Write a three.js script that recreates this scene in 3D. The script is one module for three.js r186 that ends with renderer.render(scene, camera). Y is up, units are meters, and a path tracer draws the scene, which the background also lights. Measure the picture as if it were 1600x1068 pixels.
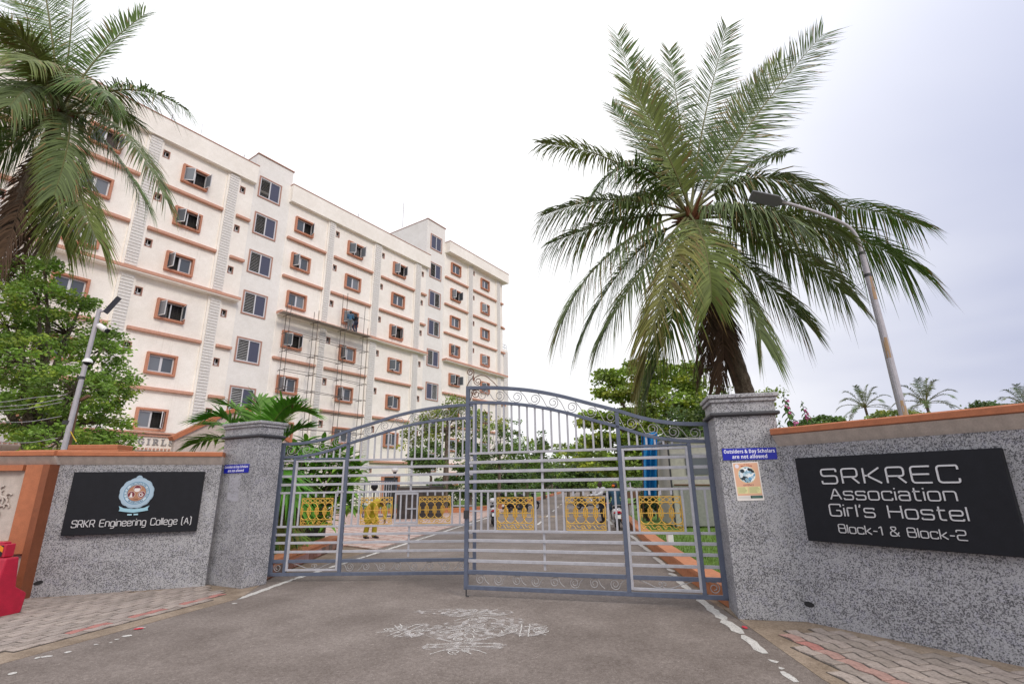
import * as THREE from 'three';
import { mergeGeometries, mergeVertices } from 'three/addons/utils/BufferGeometryUtils.js';
import { RoundedBoxGeometry } from 'three/addons/geometries/RoundedBoxGeometry.js';
import { ImprovedNoise } from 'three/addons/math/ImprovedNoise.js';
import { MarchingCubes } from 'three/addons/objects/MarchingCubes.js';
import { FontLoader } from 'three/addons/loaders/FontLoader.js';
import { TextGeometry } from 'three/addons/geometries/TextGeometry.js';

// ---------------------------------------------------------------- camera, sky, sun, exposure
const scene = new THREE.Scene();
const FPX = 780, PITCH = 0.278919, ROLL = -0.0145559, EYE = 1.6;        // a 780 px focal length in a 1600 x 1068 picture
const camera = new THREE.PerspectiveCamera(2 * Math.atan(534 / FPX) * 180 / Math.PI, 1600 / 1068, 0.1, 2000);
const cp = Math.cos(PITCH), sp = Math.sin(PITCH), cr = Math.cos(ROLL), sr = Math.sin(ROLL);
// camera axes in world space (x right, y up, -z ahead)
const AX = [cr, sr * cp, -sr * sp];          // right
const AY = [sr, -cr * cp, cr * sp];          // down, still with z ahead positive
const AZ = [0, sp, cp];
const vX = new THREE.Vector3(AX[0], AX[1], -AX[2]);
const vY = new THREE.Vector3(-AY[0], -AY[1], AY[2]);
const vZ = new THREE.Vector3(-AZ[0], -AZ[1], AZ[2]);
{
  // orthonormal basis: right, up, back
  const back = vZ.clone().normalize(), up0 = vY.clone().normalize();
  const right = new THREE.Vector3().crossVectors(up0, back).normalize(), up = new THREE.Vector3().crossVectors(back, right);
  camera.quaternion.setFromRotationMatrix(new THREE.Matrix4().makeBasis(right, up, back));
}
camera.position.set(0, EYE, 0);
const renderer = new THREE.WebGLRenderer({ antialias: true });
renderer.toneMapping = THREE.LinearToneMapping;
renderer.toneMappingExposure = 1.06;
renderer.shadowMap.enabled = true;

const perlin = new ImprovedNoise();
function fbm(x, y, z, o = 4) { let s = 0, a = 0.5; for (let i = 0; i < o; i++) { s += a * perlin.noise(x, y, z); x *= 2.03; y *= 2.03; z *= 2.03; a *= 0.5; } return s; }
{
  const W = 1024, H = 512, d = new Float32Array(W * H * 4);
  for (let j = 0; j < H; j++) for (let i = 0; i < W; i++) {
    const th = ((i + 0.5) / W - 0.5) * 2 * Math.PI, ph = ((j + 0.5) / H - 0.5) * Math.PI;
    const x = Math.cos(ph) * Math.cos(th), y = Math.sin(ph), z = Math.cos(ph) * Math.sin(th);
    const e = Math.max(0, y);
    // a bright veil of cloud, thinner and bluer low down and towards the right of the road
    const den = e + 0.22, cx = x / den, cz = z / den;
    const big = 0.7 * fbm(cx * 0.35 + 3.1, 0.7, cz * 0.35 - 2.4, 4), fine = fbm(cx * 0.9 + 9, 4.2, cz * 2.2, 5);
    const away = Math.max(0, x - 0.22) + 0.7 * Math.max(0, -x - 0.36);
    let thick = 1.02 + big * 0.5 + fine * 0.16 - away * 1.75 + (1 - e) ** 6 * 0.16;
    const band = fbm(x * 2.1 + 5, y * 16, z * 2.1, 4);
    if (e < 0.45) thick += band * 0.5 * (0.45 - e) / 0.45;
    thick = Math.min(1, Math.max(0, thick));
    const glow = 0.98 + 0.5 * e * e;
    let r = (0.42 + 0.61 * thick) * glow, g = (0.46 + 0.57 * thick) * glow, b = (0.65 + 0.40 * thick) * glow;
    if (y < 0) { const k = Math.max(0, 1 + y * 6); r = 0.25 + (r - 0.25) * k; g = 0.24 + (g - 0.24) * k; b = 0.23 + (b - 0.23) * k; }
    const q = (j * W + i) * 4; d[q] = r; d[q + 1] = g; d[q + 2] = b; d[q + 3] = 1;
  }
  const t = new THREE.DataTexture(d, W, H, THREE.RGBAFormat, THREE.FloatType);
  t.mapping = THREE.EquirectangularReflectionMapping; t.magFilter = t.minFilter = THREE.LinearFilter; t.wrapS = THREE.RepeatWrapping; t.needsUpdate = true;
  scene.background = t; scene.environment = t;
}
const sun = new THREE.DirectionalLight(0xfff4e6, 1.5);
sun.position.set(50, 56, 40); sun.castShadow = true; sun.shadow.radius = 34; sun.shadow.mapSize.set(2048, 2048);
Object.assign(sun.shadow.camera, { left: -60, right: 60, top: 60, bottom: -60, near: 1, far: 220 });
sun.target.position.set(0, 0, -20); scene.add(sun, sun.target);

// ---------------------------------------------------------------- helpers
function rng(seed) { let a = seed >>> 0; return () => { a |= 0; a = a + 0x6D2B79F5 | 0; let t = Math.imul(a ^ a >>> 15, 1 | a); t = t + Math.imul(t ^ t >>> 7, 61 | t) ^ t; return ((t ^ t >>> 14) >>> 0) / 4294967296; }; }
const V = (x, y, z) => new THREE.Vector3(x, y, z);
const lerp = (a, b, t) => a + (b - a) * t;
function ray(px, py) { const a = px - 800, b = py - 534; return V(AX[0] * a + AY[0] * b + AZ[0] * FPX, AX[1] * a + AY[1] * b + AZ[1] * FPX, -(AX[2] * a + AY[2] * b + AZ[2] * FPX)); }
function at(px, py, zf) { const r = ray(px, py); return r.multiplyScalar(zf / -r.z).add(V(0, EYE, 0)); }   // surveyed point, zf metres ahead
function gp(px, py, h = 0) { const r = ray(px, py); return r.multiplyScalar((h - EYE) / r.y).add(V(0, EYE, 0)); }  // surveyed point on the ground
const used = {};
function numbered(n) { const k = used[n] = (used[n] ?? -1) + 1; return k ? n + '_' + String(k).padStart(3, '0') : n; }
function sh(o) { o.traverse((m) => { if (m.isMesh) { m.castShadow = true; m.receiveShadow = true; } }); return o; }
function tag(o, label, category, group) { o.userData.label = label; o.userData.category = category; if (group) o.userData.group = group; return o; }
function thing(name, label, category, pos = [0, 0, 0], ry = 0, group) {
  const o = new THREE.Group(); o.name = numbered(name); o.position.set(...pos); o.rotation.y = ry; scene.add(o); return tag(o, label, category, group);
}
function mesh(name, geo, mat, parent = scene) {
  const m = new THREE.Mesh(geo, mat); m.name = parent === scene ? numbered(name) : name; m.castShadow = m.receiveShadow = true; parent.add(m); return m;
}
function struct(name, geo, mat) { const m = mesh(name, geo, mat); m.userData.kind = 'structure'; return m; }
function boxUV(g) {       // uv in metres by the dominant direction of each face
  if (g.index) g = g.toNonIndexed();
  const p = g.attributes.position, n = p.count, uv = new Float32Array(n * 2);
  for (let i = 0; i < n; i += 3) {
    const ax = p.getX(i), ay = p.getY(i), az = p.getZ(i), bx = p.getX(i + 1) - ax, by = p.getY(i + 1) - ay, bz = p.getZ(i + 1) - az, cx = p.getX(i + 2) - ax, cy = p.getY(i + 2) - ay, cz = p.getZ(i + 2) - az;
    const nx = Math.abs(by * cz - bz * cy), ny = Math.abs(bz * cx - bx * cz), nz = Math.abs(bx * cy - by * cx);
    for (let k = 0; k < 3; k++) {
      const x = p.getX(i + k), y = p.getY(i + k), z = p.getZ(i + k);
      const [u, v] = ny >= nx && ny >= nz ? [x, z] : nx >= nz ? [z + 0.37, y] : [x, y];
      uv[(i + k) * 2] = u; uv[(i + k) * 2 + 1] = v;
    }
  }
  g.setAttribute('uv', new THREE.BufferAttribute(uv, 2)); return g;
}
function merge(list) {
  const l = list.map((g) => { const h = g.index ? g.toNonIndexed() : g; for (const k of Object.keys(h.attributes)) if (!['position', 'normal', 'uv'].includes(k)) h.deleteAttribute(k); if (!h.attributes.normal) h.computeVertexNormals(); h.deleteAttribute('uv'); return h; });
  return boxUV(mergeGeometries(l));
}
function box(w, h, d, x = 0, y = 0, z = 0, rx = 0, ry = 0, rz = 0) { const g = new THREE.BoxGeometry(w, h, d); if (rx) g.rotateX(rx); if (ry) g.rotateY(ry); if (rz) g.rotateZ(rz); g.translate(x, y, z); return g; }
function rbox(w, h, d, r, x = 0, y = 0, z = 0) { const g = new RoundedBoxGeometry(w, h, d, 2, r); g.translate(x, y, z); return g; }
function bar(a, b, w, d = w, roll = 0) {      // square bar from a to b
  const v = b.clone().sub(a), g = new THREE.BoxGeometry(w, v.length(), d); if (roll) g.rotateY(roll);
  g.applyQuaternion(new THREE.Quaternion().setFromUnitVectors(V(0, 1, 0), v.clone().normalize())); const c = a.clone().add(b).multiplyScalar(0.5); g.translate(c.x, c.y, c.z); return g;
}
function rod(a, b, r0, r1 = r0, n = 8) { const v = b.clone().sub(a), g = new THREE.CylinderGeometry(r1, r0, v.length(), n); g.applyQuaternion(new THREE.Quaternion().setFromUnitVectors(V(0, 1, 0), v.clone().normalize())); const c = a.clone().add(b).multiplyScalar(0.5); g.translate(c.x, c.y, c.z); return g; }
function tube(pts, r, seg = pts.length * 3, n = 6, closed = false) { return new THREE.TubeGeometry(new THREE.CatmullRomCurve3(pts, closed), seg, r, n, closed); }
function prism(pts, h, y = 0) {              // ground polygon [x, ahead] extruded up by h
  const s = new THREE.Shape(pts.map(([x, zf]) => new THREE.Vector2(x, zf))); const g = new THREE.ExtrudeGeometry(s, { depth: h, bevelEnabled: false }); g.rotateX(-Math.PI / 2); g.translate(0, y, 0); return boxUV(g);
}
function sheet(pts, y) { const g = new THREE.ShapeGeometry(new THREE.Shape(pts.map(([x, zf]) => new THREE.Vector2(x, zf)))); g.rotateX(-Math.PI / 2); g.translate(0, y, 0); return boxUV(g); }
class MB {                                    // triangle collector with colours
  constructor() { this.p = []; this.c = []; }
  tri(a, b, c, col) { this.p.push(a.x, a.y, a.z, b.x, b.y, b.z, c.x, c.y, c.z); if (col) for (let i = 0; i < 3; i++) this.c.push(col[0], col[1], col[2]); return this; }
  quad(a, b, c, d, col) { return this.tri(a, b, c, col).tri(a, c, d, col); }
  limb(pts, rad, n = 6, col) {
    let prev = null;
    for (let i = 0; i < pts.length; i++) {
      const t = (pts[Math.min(i + 1, pts.length - 1)]).clone().sub(pts[Math.max(i - 1, 0)]).normalize();
      const a = (Math.abs(t.y) > 0.9 ? V(1, 0, 0) : V(0, 1, 0)).cross(t).normalize(), b = t.clone().cross(a), ring = [];
      for (let k = 0; k < n; k++) { const w = k / n * 2 * Math.PI; ring.push(pts[i].clone().addScaledVector(a, Math.cos(w) * rad[i]).addScaledVector(b, Math.sin(w) * rad[i])); }
      if (prev) for (let k = 0; k < n; k++) this.quad(prev[k], prev[(k + 1) % n], ring[(k + 1) % n], ring[k], col);
      prev = ring;
    }
    return this;
  }
  build() { const g = new THREE.BufferGeometry(); g.setAttribute('position', new THREE.Float32BufferAttribute(this.p, 3)); if (this.c.length) g.setAttribute('color', new THREE.Float32BufferAttribute(this.c, 3)); g.computeVertexNormals(); return boxUV(g); }
}

// ---------------------------------------------------------------- materials
function noiseTex(size, metres, fn, linear = false) {    // fn(u, v, i, j) -> [r, g, b] in sRGB 0..255, tileable when fn is
  const d = new Uint8Array(size * size * 4);
  for (let j = 0; j < size; j++) for (let i = 0; i < size; i++) { const c = fn(i / size, j / size, i, j), q = (j * size + i) * 4; d[q] = c[0]; d[q + 1] = c[1]; d[q + 2] = c[2]; d[q + 3] = c[3] ?? 255; }
  const t = new THREE.DataTexture(d, size, size, THREE.RGBAFormat); t.wrapS = t.wrapT = THREE.RepeatWrapping; t.magFilter = THREE.LinearFilter; t.minFilter = THREE.LinearMipmapLinearFilter; t.generateMipmaps = true;
  if (!linear) t.colorSpace = THREE.SRGBColorSpace; t.repeat.set(1 / metres, 1 / metres); t.needsUpdate = true; return t;
}
// tileable value noise on a lattice of n cells
function lattice(n, seed) { const r = rng(seed), a = new Float32Array(n * n); for (let i = 0; i < a.length; i++) a[i] = r(); return (u, v) => { const x = u * n, y = v * n, i = Math.floor(x), j = Math.floor(y); let fx = x - i, fy = y - j; fx = fx * fx * (3 - 2 * fx); fy = fy * fy * (3 - 2 * fy); const g = (p, q) => a[((q % n + n) % n) * n + (p % n + n) % n]; return lerp(lerp(g(i, j), g(i + 1, j), fx), lerp(g(i, j + 1), g(i + 1, j + 1), fx), fy); }; }
const clamp = (x) => x < 0 ? 0 : x > 255 ? 255 : x;
const N8 = lattice(8, 1), N16 = lattice(16, 2), N40 = lattice(40, 3), N90 = lattice(90, 4), N128 = lattice(128, 5), N256 = lattice(256, 6), N512 = lattice(512, 7);
const std = (o) => new THREE.MeshStandardMaterial({ roughness: 0.8, ...o });
const lin = (r, g, b) => new THREE.Color().setRGB(r, g, b);

const graniteTex = noiseTex(1024, 1.5, (u, v) => {
  const slab = N8(u * 0.5 + 0.2, v); const m = N256(u, v) * 0.6 + N128(u + 0.31, v + 0.17) * 0.4, f = N512(u, v), p = N8(u, v) - 0.5;
  let g = m + (f - 0.5) * 0.35 + p * 0.11 + (N40(u, v) - 0.5) * 0.11 + (slab - 0.5) * 0.08;
  g = (g - 0.27) / 0.30; g = Math.max(0, Math.min(1, g));
  const w = N40(u + 0.5, v), base = 72 + 102 * Math.pow(g, 0.8) + (N512(u + 0.5, v) - 0.5) * 22;
  return [clamp(base), clamp(base), clamp(base + 4 + (w > 0.72 ? 3 : 0))];
});
const graniteRough = noiseTex(512, 1.5, (u, v) => { const k = 95 + N128(u, v) * 70 + N8(u, v) * 60; return [k, k, k]; }, true);
const asphaltTex = noiseTex(2048, 7, (u, v) => {
  const g = (N512(u * 2 % 1, v * 2 % 1) - 0.5) * 32 + (N256(u, v) - 0.5) * 17 + (N16(u, v) - 0.5) * 12 + (N8(u + 0.4, v) - 0.5) * 16 + (N40(u, v) - 0.5) * 9, k = 114 + g;
  const st = N512(u, v) > 0.9 ? 26 : 0;
  return [clamp(k + 7 + st), clamp(k - 3 + st), clamp(k - 9 + st)];
});
const asphaltBump = noiseTex(1024, 2.2, (u, v) => { const k = 255 * (0.55 * N512(u, v) + 0.45 * N256(u, v)); return [k, k, k]; }, true);
const plasterTex = noiseTex(1024, 9, (u, v) => {
  const s = lattice.streak ??= (() => { const a = lattice(160, 41), b = lattice(6, 42); return (x, y) => a(x, y * 0.03) * b(x, y); })();
  const k = (N8(u, v) - 0.5) * 9 + (N40(u, v) - 0.5) * 7 + (N256(u, v) - 0.5) * 9 - Math.max(0, s(u, v) - 0.52) * 42;
  return [clamp(243 + k), clamp(238 + k * 1.05), clamp(231 + k * 1.15)];
});
const grainTex = noiseTex(512, 1, (u, v) => { const k = 238 + (N128(u, v) - 0.5) * 20 + (N16(u, v) - 0.5) * 18; return [clamp(k), clamp(k), clamp(k)]; });
const concreteTex = noiseTex(1024, 2.5, (u, v) => { const k = 150 + (N16(u, v) - 0.5) * 26 + (N90(u, v) - 0.5) * 22 + (N512(u, v) - 0.5) * 34; return [clamp(k + 2), clamp(k - 2), clamp(k - 5)]; });
const sandTex = noiseTex(1024, 3, (u, v) => { const k = 142 + (N16(u, v) - 0.5) * 30 + (N128(u, v) - 0.5) * 22 + (N512(u, v) - 0.5) * 40; return [clamp(k + 10), clamp(k - 4), clamp(k - 22)]; });
const barkTex = noiseTex(512, 0.9, (u, v) => { const k = 92 + (N16(u, v * 0.5) - 0.5) * 40 + (N90(u, v) - 0.5) * 46; return [clamp(k + 6), clamp(k - 4), clamp(k - 14)]; });
const checkTex = noiseTex(1024, 3.2, (u, v) => { const a = (Math.floor(u * 8) + Math.floor(v * 8)) % 2, k = (N90(u, v) - 0.5) * 26 + (N16(u, v) - 0.5) * 18; const e = Math.min(u * 8 % 1, v * 8 % 1) < 0.04 ? -30 : 0; return a ? [clamp(196 + k + e), clamp(178 + k + e), clamp(170 + k + e)] : [clamp(178 + k + e), clamp(146 + k + e), clamp(136 + k + e)]; });
const grassTex = noiseTex(512, 2, (u, v) => { const k = (N128(u, v) - 0.5) * 40 + (N16(u, v) - 0.5) * 24; return [clamp(92 + k), clamp(122 + k), clamp(46 + k * 0.6)]; });
const chalkAlpha = noiseTex(512, 0.45, (u, v) => { const k = N90(u, v) * 0.5 + N256(u, v) * 0.6 > 0.52 ? 235 : 20; return [k, k, k]; }, true);
const paintAlpha = noiseTex(512, 0.7, (u, v) => { const k = N40(u, v) * 0.5 + N128(u, v) * 0.35 + N8(u, v) * 0.3 > 0.46 ? 255 : 0; return [k, k, k]; }, true);
const paint2Alpha = noiseTex(512, 0.5, (u, v) => { const k = N128(u, v) * 0.5 + N40(u, v) * 0.35 + N256(u, v) * 0.3 > 0.37 ? 255 : 0; return [k, k, k]; }, true);
const smudgeAlpha = noiseTex(512, 0.9, (u, v) => { const k = N256(u, v) * 0.6 + N16(u, v) * 0.55 + N90(u, v) * 0.25; const a = Math.max(0, k - 0.66) * 520; return [clamp(a), clamp(a), clamp(a)]; }, true);

const M = {
  granite: std({ map: graniteTex, roughnessMap: graniteRough, roughness: 0.85 }),
  slate: std({ color: lin(0.055, 0.056, 0.066), roughness: 0.5, map: grainTex }),
  asphalt: std({ map: asphaltTex, bumpMap: asphaltBump, bumpScale: 0.006, roughness: 0.93 }),
  sand: std({ map: sandTex, color: lin(0.78, 0.74, 0.74), roughness: 0.98 }),
  joint: std({ color: lin(0.10, 0.085, 0.075), map: grainTex, roughness: 1 }),
  concrete: std({ map: concreteTex, roughness: 0.95 }),
  cream: std({ map: plasterTex, roughness: 0.9 }),
  creamWall: std({ color: lin(0.60, 0.53, 0.48), map: grainTex, roughness: 0.85 }),
  tower: std({ map: plasterTex, color: lin(0.90, 0.92, 0.95), roughness: 0.9 }),
  slat: std({ color: lin(0.88, 0.86, 0.84), map: grainTex, roughness: 0.8 }),
  ledge: std({ color: lin(0.68, 0.37, 0.27), map: grainTex, roughness: 0.8 }),
  winFrame: std({ color: lin(0.58, 0.26, 0.165), map: grainTex, roughness: 0.75 }),
  pinkTrim: std({ color: lin(0.50, 0.28, 0.22), map: grainTex, roughness: 0.8 }),
  orange: std({ color: lin(0.50, 0.175, 0.08), map: grainTex, roughness: 0.6 }),
  orangeDark: std({ color: lin(0.27, 0.085, 0.035), map: grainTex, roughness: 0.6 }),
  orangeKerb: std({ color: lin(0.60, 0.235, 0.11), map: grainTex, roughness: 0.8 }),
  gateBlue: std({ color: lin(0.125, 0.148, 0.215), roughness: 0.45, metalness: 0.1, map: grainTex }),
  gateGrey: std({ color: lin(0.52, 0.52, 0.57), roughness: 0.4, metalness: 0.15, map: grainTex }),
  scroll: std({ color: lin(0.36, 0.35, 0.36), roughness: 0.5, metalness: 0.2 }),
  scrollRust: std({ color: lin(0.16, 0.075, 0.05), roughness: 0.7, metalness: 0.2 }),
  gold: std({ color: lin(0.68, 0.42, 0.085), roughness: 0.36, metalness: 0.45 }),
  alu: std({ color: lin(0.68, 0.68, 0.70), roughness: 0.45, metalness: 0.2 }),
  louvre: std({ color: lin(0.70, 0.71, 0.72), roughness: 0.4 }),
  pane: std({ color: lin(0.10, 0.115, 0.135), roughness: 0.12, metalness: 0.0 }),
  paneBlue: std({ color: lin(0.075, 0.08, 0.125), roughness: 0.35 }),
  paneLight: std({ color: lin(0.19, 0.21, 0.24), roughness: 0.25 }),
  inside: std({ color: lin(0.035, 0.032, 0.03), roughness: 0.9 }),
  curtain: std({ color: lin(0.12, 0.10, 0.10), roughness: 0.9, map: grainTex }),
  black: new THREE.MeshPhysicalMaterial({ color: lin(0.014, 0.015, 0.02), roughness: 0.5, specularIntensity: 0.45, map: grainTex }),
  letter: std({ color: lin(0.66, 0.66, 0.68), roughness: 0.35, metalness: 0.35 }),
  steel: std({ color: lin(0.46, 0.46, 0.47), roughness: 0.45, metalness: 0.5, map: grainTex }),
  galv: std({ color: lin(0.50, 0.48, 0.53), roughness: 0.6, metalness: 0.15, map: grainTex }),
  scaf: std({ color: lin(0.15, 0.125, 0.115), map: grainTex, roughness: 0.8 }),
  rust: std({ color: lin(0.16, 0.085, 0.05), roughness: 0.85, map: grainTex }),
  darkMetal: std({ color: lin(0.045, 0.045, 0.05), roughness: 0.5, metalness: 0.2 }),
  white: std({ color: lin(0.78, 0.78, 0.78), roughness: 0.4 }),
  red: std({ color: lin(0.50, 0.012, 0.045), roughness: 0.48, map: grainTex }),
  rubber: std({ color: lin(0.02, 0.02, 0.022), roughness: 0.8 }),
  chalk: std({ color: lin(0.80, 0.79, 0.77), alphaMap: chalkAlpha, alphaTest: 0.5, roughness: 1 }),
  smudge: std({ color: lin(0.60, 0.57, 0.56), alphaMap: smudgeAlpha, transparent: true, roughness: 1 }),
  roadPaint: std({ color: lin(0.68, 0.66, 0.63), alphaMap: paintAlpha, alphaTest: 0.5, roughness: 0.9 }),
  yellowPaint: std({ color: lin(0.62, 0.40, 0.14), alphaMap: paintAlpha, alphaTest: 0.5, roughness: 0.9 }),
  check: std({ map: checkTex, roughness: 0.9 }),
  grass: std({ map: grassTex, roughness: 1 }),
  bark: std({ map: barkTex, roughness: 1 }),
  palmBark: std({ map: barkTex, color: lin(0.75, 0.72, 0.70), roughness: 1 }),
  leaf: new THREE.MeshPhysicalMaterial({ vertexColors: true, roughness: 0.75, transmission: 0.38, thickness: 0, side: THREE.DoubleSide }),
  frond: new THREE.MeshPhysicalMaterial({ vertexColors: true, roughness: 0.6, specularIntensity: 0.6, transmission: 0.25, thickness: 0, side: THREE.DoubleSide }),
  deadFrond: std({ vertexColors: true, roughness: 0.9, side: THREE.DoubleSide }),
  slateWall: std({ color: lin(0.05, 0.042, 0.04), map: concreteTex, roughness: 0.7 }),
  cabin: std({ color: lin(0.52, 0.51, 0.45), map: grainTex, roughness: 0.6 }),
  tarp: std({ color: lin(0.012, 0.26, 0.62), roughness: 0.5, side: THREE.DoubleSide }),
  plank: std({ color: lin(0.40, 0.36, 0.33), map: grainTex, roughness: 0.9 }),
};
// ---------------------------------------------------------------- ground, road, pavements
{
  const g = new THREE.PlaneGeometry(900, 900, 1, 1); g.rotateX(-Math.PI / 2); g.translate(0, -0.03, -200);
  struct('ground', boxUV(g), M.sand);
}
const ROAD = [[-12, -30], [-6.3, 0], [-5.35, 4.2], [-5.03, 5.4], [-4.45, 7.5], [-4.2, 8.35], [-4.36, 9.2], [-4.55, 10.2], [-4.3, 11.4], [-3.75, 13.84], [9.2, 100], [15, 100], [4.4, 21], [3.35, 13.9], [2.86, 9.4], [2.72, 7.6], [2.68, 6.6], [2.56, 4.8], [2.9, 0], [8, -30]];
struct('road', prism(ROAD, 0.03, -0.03), M.asphalt);
struct('cross_road', sheet([[9.2, 99.9], [-30, 108], [-30, 116], [60, 116], [60, 99.9]], -0.006), M.asphalt);
// paved yard inside the gate, left of the road
struct('paved_yard', prism([[-4.9, 15.4], [-3.75, 14.4], [0.05, 38], [-5, 33], [-9.5, 33.4], [-26, 30], [-20, 18], [-9, 15.4]], 0.03, -0.026), M.check);
// sandy strips of worn concrete at the pavement edges
struct('pavement_edge', prism([[-12, 5.2], [-5.5, 5.3], [-5.03, 5.4], [-4.45, 7.5], [-4.2, 8.35], [-4.36, 9.2], [-4.55, 9.9], [-10, 10.2]], 0.034, -0.03), M.sand);
struct('pavement_edge', prism([[2.56, 4.8], [2.68, 6.6], [2.74, 7.3], [4.2, 7.2], [5.5, 4.4], [6.8, 0], [2.9, 0]], 0.034, -0.03), M.sand);

function paverShape(L, W, a, phase) {         // one interlocking block: zigzag long edges, straight ends
  const g = 0.019, f = (x) => a * (Math.abs(((x / L + phase) % 1 + 1) % 1 * 2 - 1) * 2 - 1), xs = [0, 0.25, 0.5, 0.75, 1].map((t) => g / 2 + t * (L - g));
  const s = new THREE.Shape(); xs.forEach((x, i) => s[i ? 'lineTo' : 'moveTo'](x, g / 2 + f(x))); [...xs].reverse().forEach((x) => s.lineTo(x, W - g / 2 + f(x))); s.closePath();
  const e = new THREE.ExtrudeGeometry(s, { depth: 0.05, bevelEnabled: true, bevelThickness: 0.004, bevelSize: 0.004, bevelOffset: -0.004, bevelSegments: 1, curveSegments: 1 });
  e.rotateX(-Math.PI / 2); e.translate(0, -0.05, 0); return e;
}
function inside(p, poly) { let c = false; for (let i = 0, j = poly.length - 1; i < poly.length; j = i++) { const [xi, yi] = poly[i], [xj, yj] = poly[j]; if ((yi > p[1]) !== (yj > p[1]) && p[0] < (xj - xi) * (p[1] - yi) / (yj - yi) + xi) c = !c; } return c; }
const paverMats = [[150, 142, 138], [144, 137, 133], [156, 148, 143], [138, 131, 126]].map(([r, g, b], i) => std({ color: new THREE.Color(r / 255, g / 255, b / 255).convertSRGBToLinear(), map: concreteTex, roughness: 0.95 }));
const paverRed = [[160, 112, 107], [156, 128, 122]].map(([r, g, b]) => std({ color: new THREE.Color(r / 255, g / 255, b / 255).convertSRGBToLinear(), map: concreteTex, roughness: 0.95 }));
for (const m of [...paverMats, ...paverRed]) m.color.multiplyScalar(3.4);
function pavement(poly, origin, ang, redRow, L, W, seed, redFade) {
  const root = new THREE.Group(); root.name = numbered('pavement'); root.userData.kind = 'structure'; scene.add(root);
  root.position.set(origin[0], 0, -origin[1]); root.rotation.y = ang;
  const R = rng(seed), A = paverShape(L, W, W * 0.11, 0), B = paverShape(L, W, W * 0.11, 0.5), ca = Math.cos(ang), sa = Math.sin(ang), cells = [];
  const local = poly.map(([x, z]) => { const dx = x - origin[0], dz = z - origin[1]; return [dx * ca + dz * sa, -dx * sa + dz * ca]; });   // x along the courses, y to the left of them
  for (let j = -60; j < 60; j++) for (let i = -60; i < 60; i++) {
    const x = i * L + (j % 2 ? L / 2 : 0), y = j * W, c = [x + L / 2, y + W / 2]; if (!inside(c, local)) continue;
    const wx = origin[0] + c[0] * ca - c[1] * sa, wz = origin[1] + c[0] * sa + c[1] * ca; cells.push({ x, y, j, d: Math.hypot(wx, wz) });
  }
  cells.sort((a, b) => a.d - b.d); const rest = []; { const b = struct('paving_bed', merge(cells.map((c) => box(L * 1.02, 0.005, W * 1.06, c.x + L / 2, 0.0068, -c.y - W / 2))), M.joint); b.position.copy(root.position); b.rotation.y = ang; b.userData.label = 'dark joints between the paving blocks'; }
  cells.forEach((c, n) => {
    const geo = c.j % 2 ? B : A, red = c.j === redRow && R() > redFade, k = R(), dy = 0.012 + (R() - 0.5) * 0.007, tx = (R() - 0.5) * 0.012, tz = (R() - 0.5) * 0.012, mat = red ? paverRed[k > 0.5 ? 1 : 0] : paverMats[Math.floor(k * 4)];
    if (n < 300) { const m = mesh('paver', geo, mat, root); m.position.set(c.x, dy, -c.y); m.rotation.set(tx, 0, tz); }
    else { const g = geo.clone(); g.rotateX(tx); g.translate(c.x, dy, -c.y); rest.push(g); }
  });
  if (rest.length) { const m = mesh('paver', merge(rest), paverMats[1], root); m.userData.kind = 'stuff'; }
  return root;
}
pavement([[-11, 5.8], [-5.25, 5.75], [-4.72, 7.4], [-4.5, 8.2], [-4.75, 8.75], [-5.25, 9.28], [-7.8, 8.45], [-8.6, 8.0], [-11, 7.0]], [-4.6, 8.0], Math.atan2(2.2, 0.62), 1, 0.25, 0.135, 5, 0.3).userData.label = 'pavement of grey zigzag interlocking blocks before the left wall';
pavement([[2.86, 6.1], [2.66, 4.0], [2.9, 0.5], [6.0, 1.5], [4.7, 4.3], [3.45, 6.15]], [2.7, 5.9], Math.atan2(-2.2, 0.3), 1, 0.27, 0.15, 6, 0).userData.label = 'pavement of grey zigzag interlocking blocks with a red course before the right wall';

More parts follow.
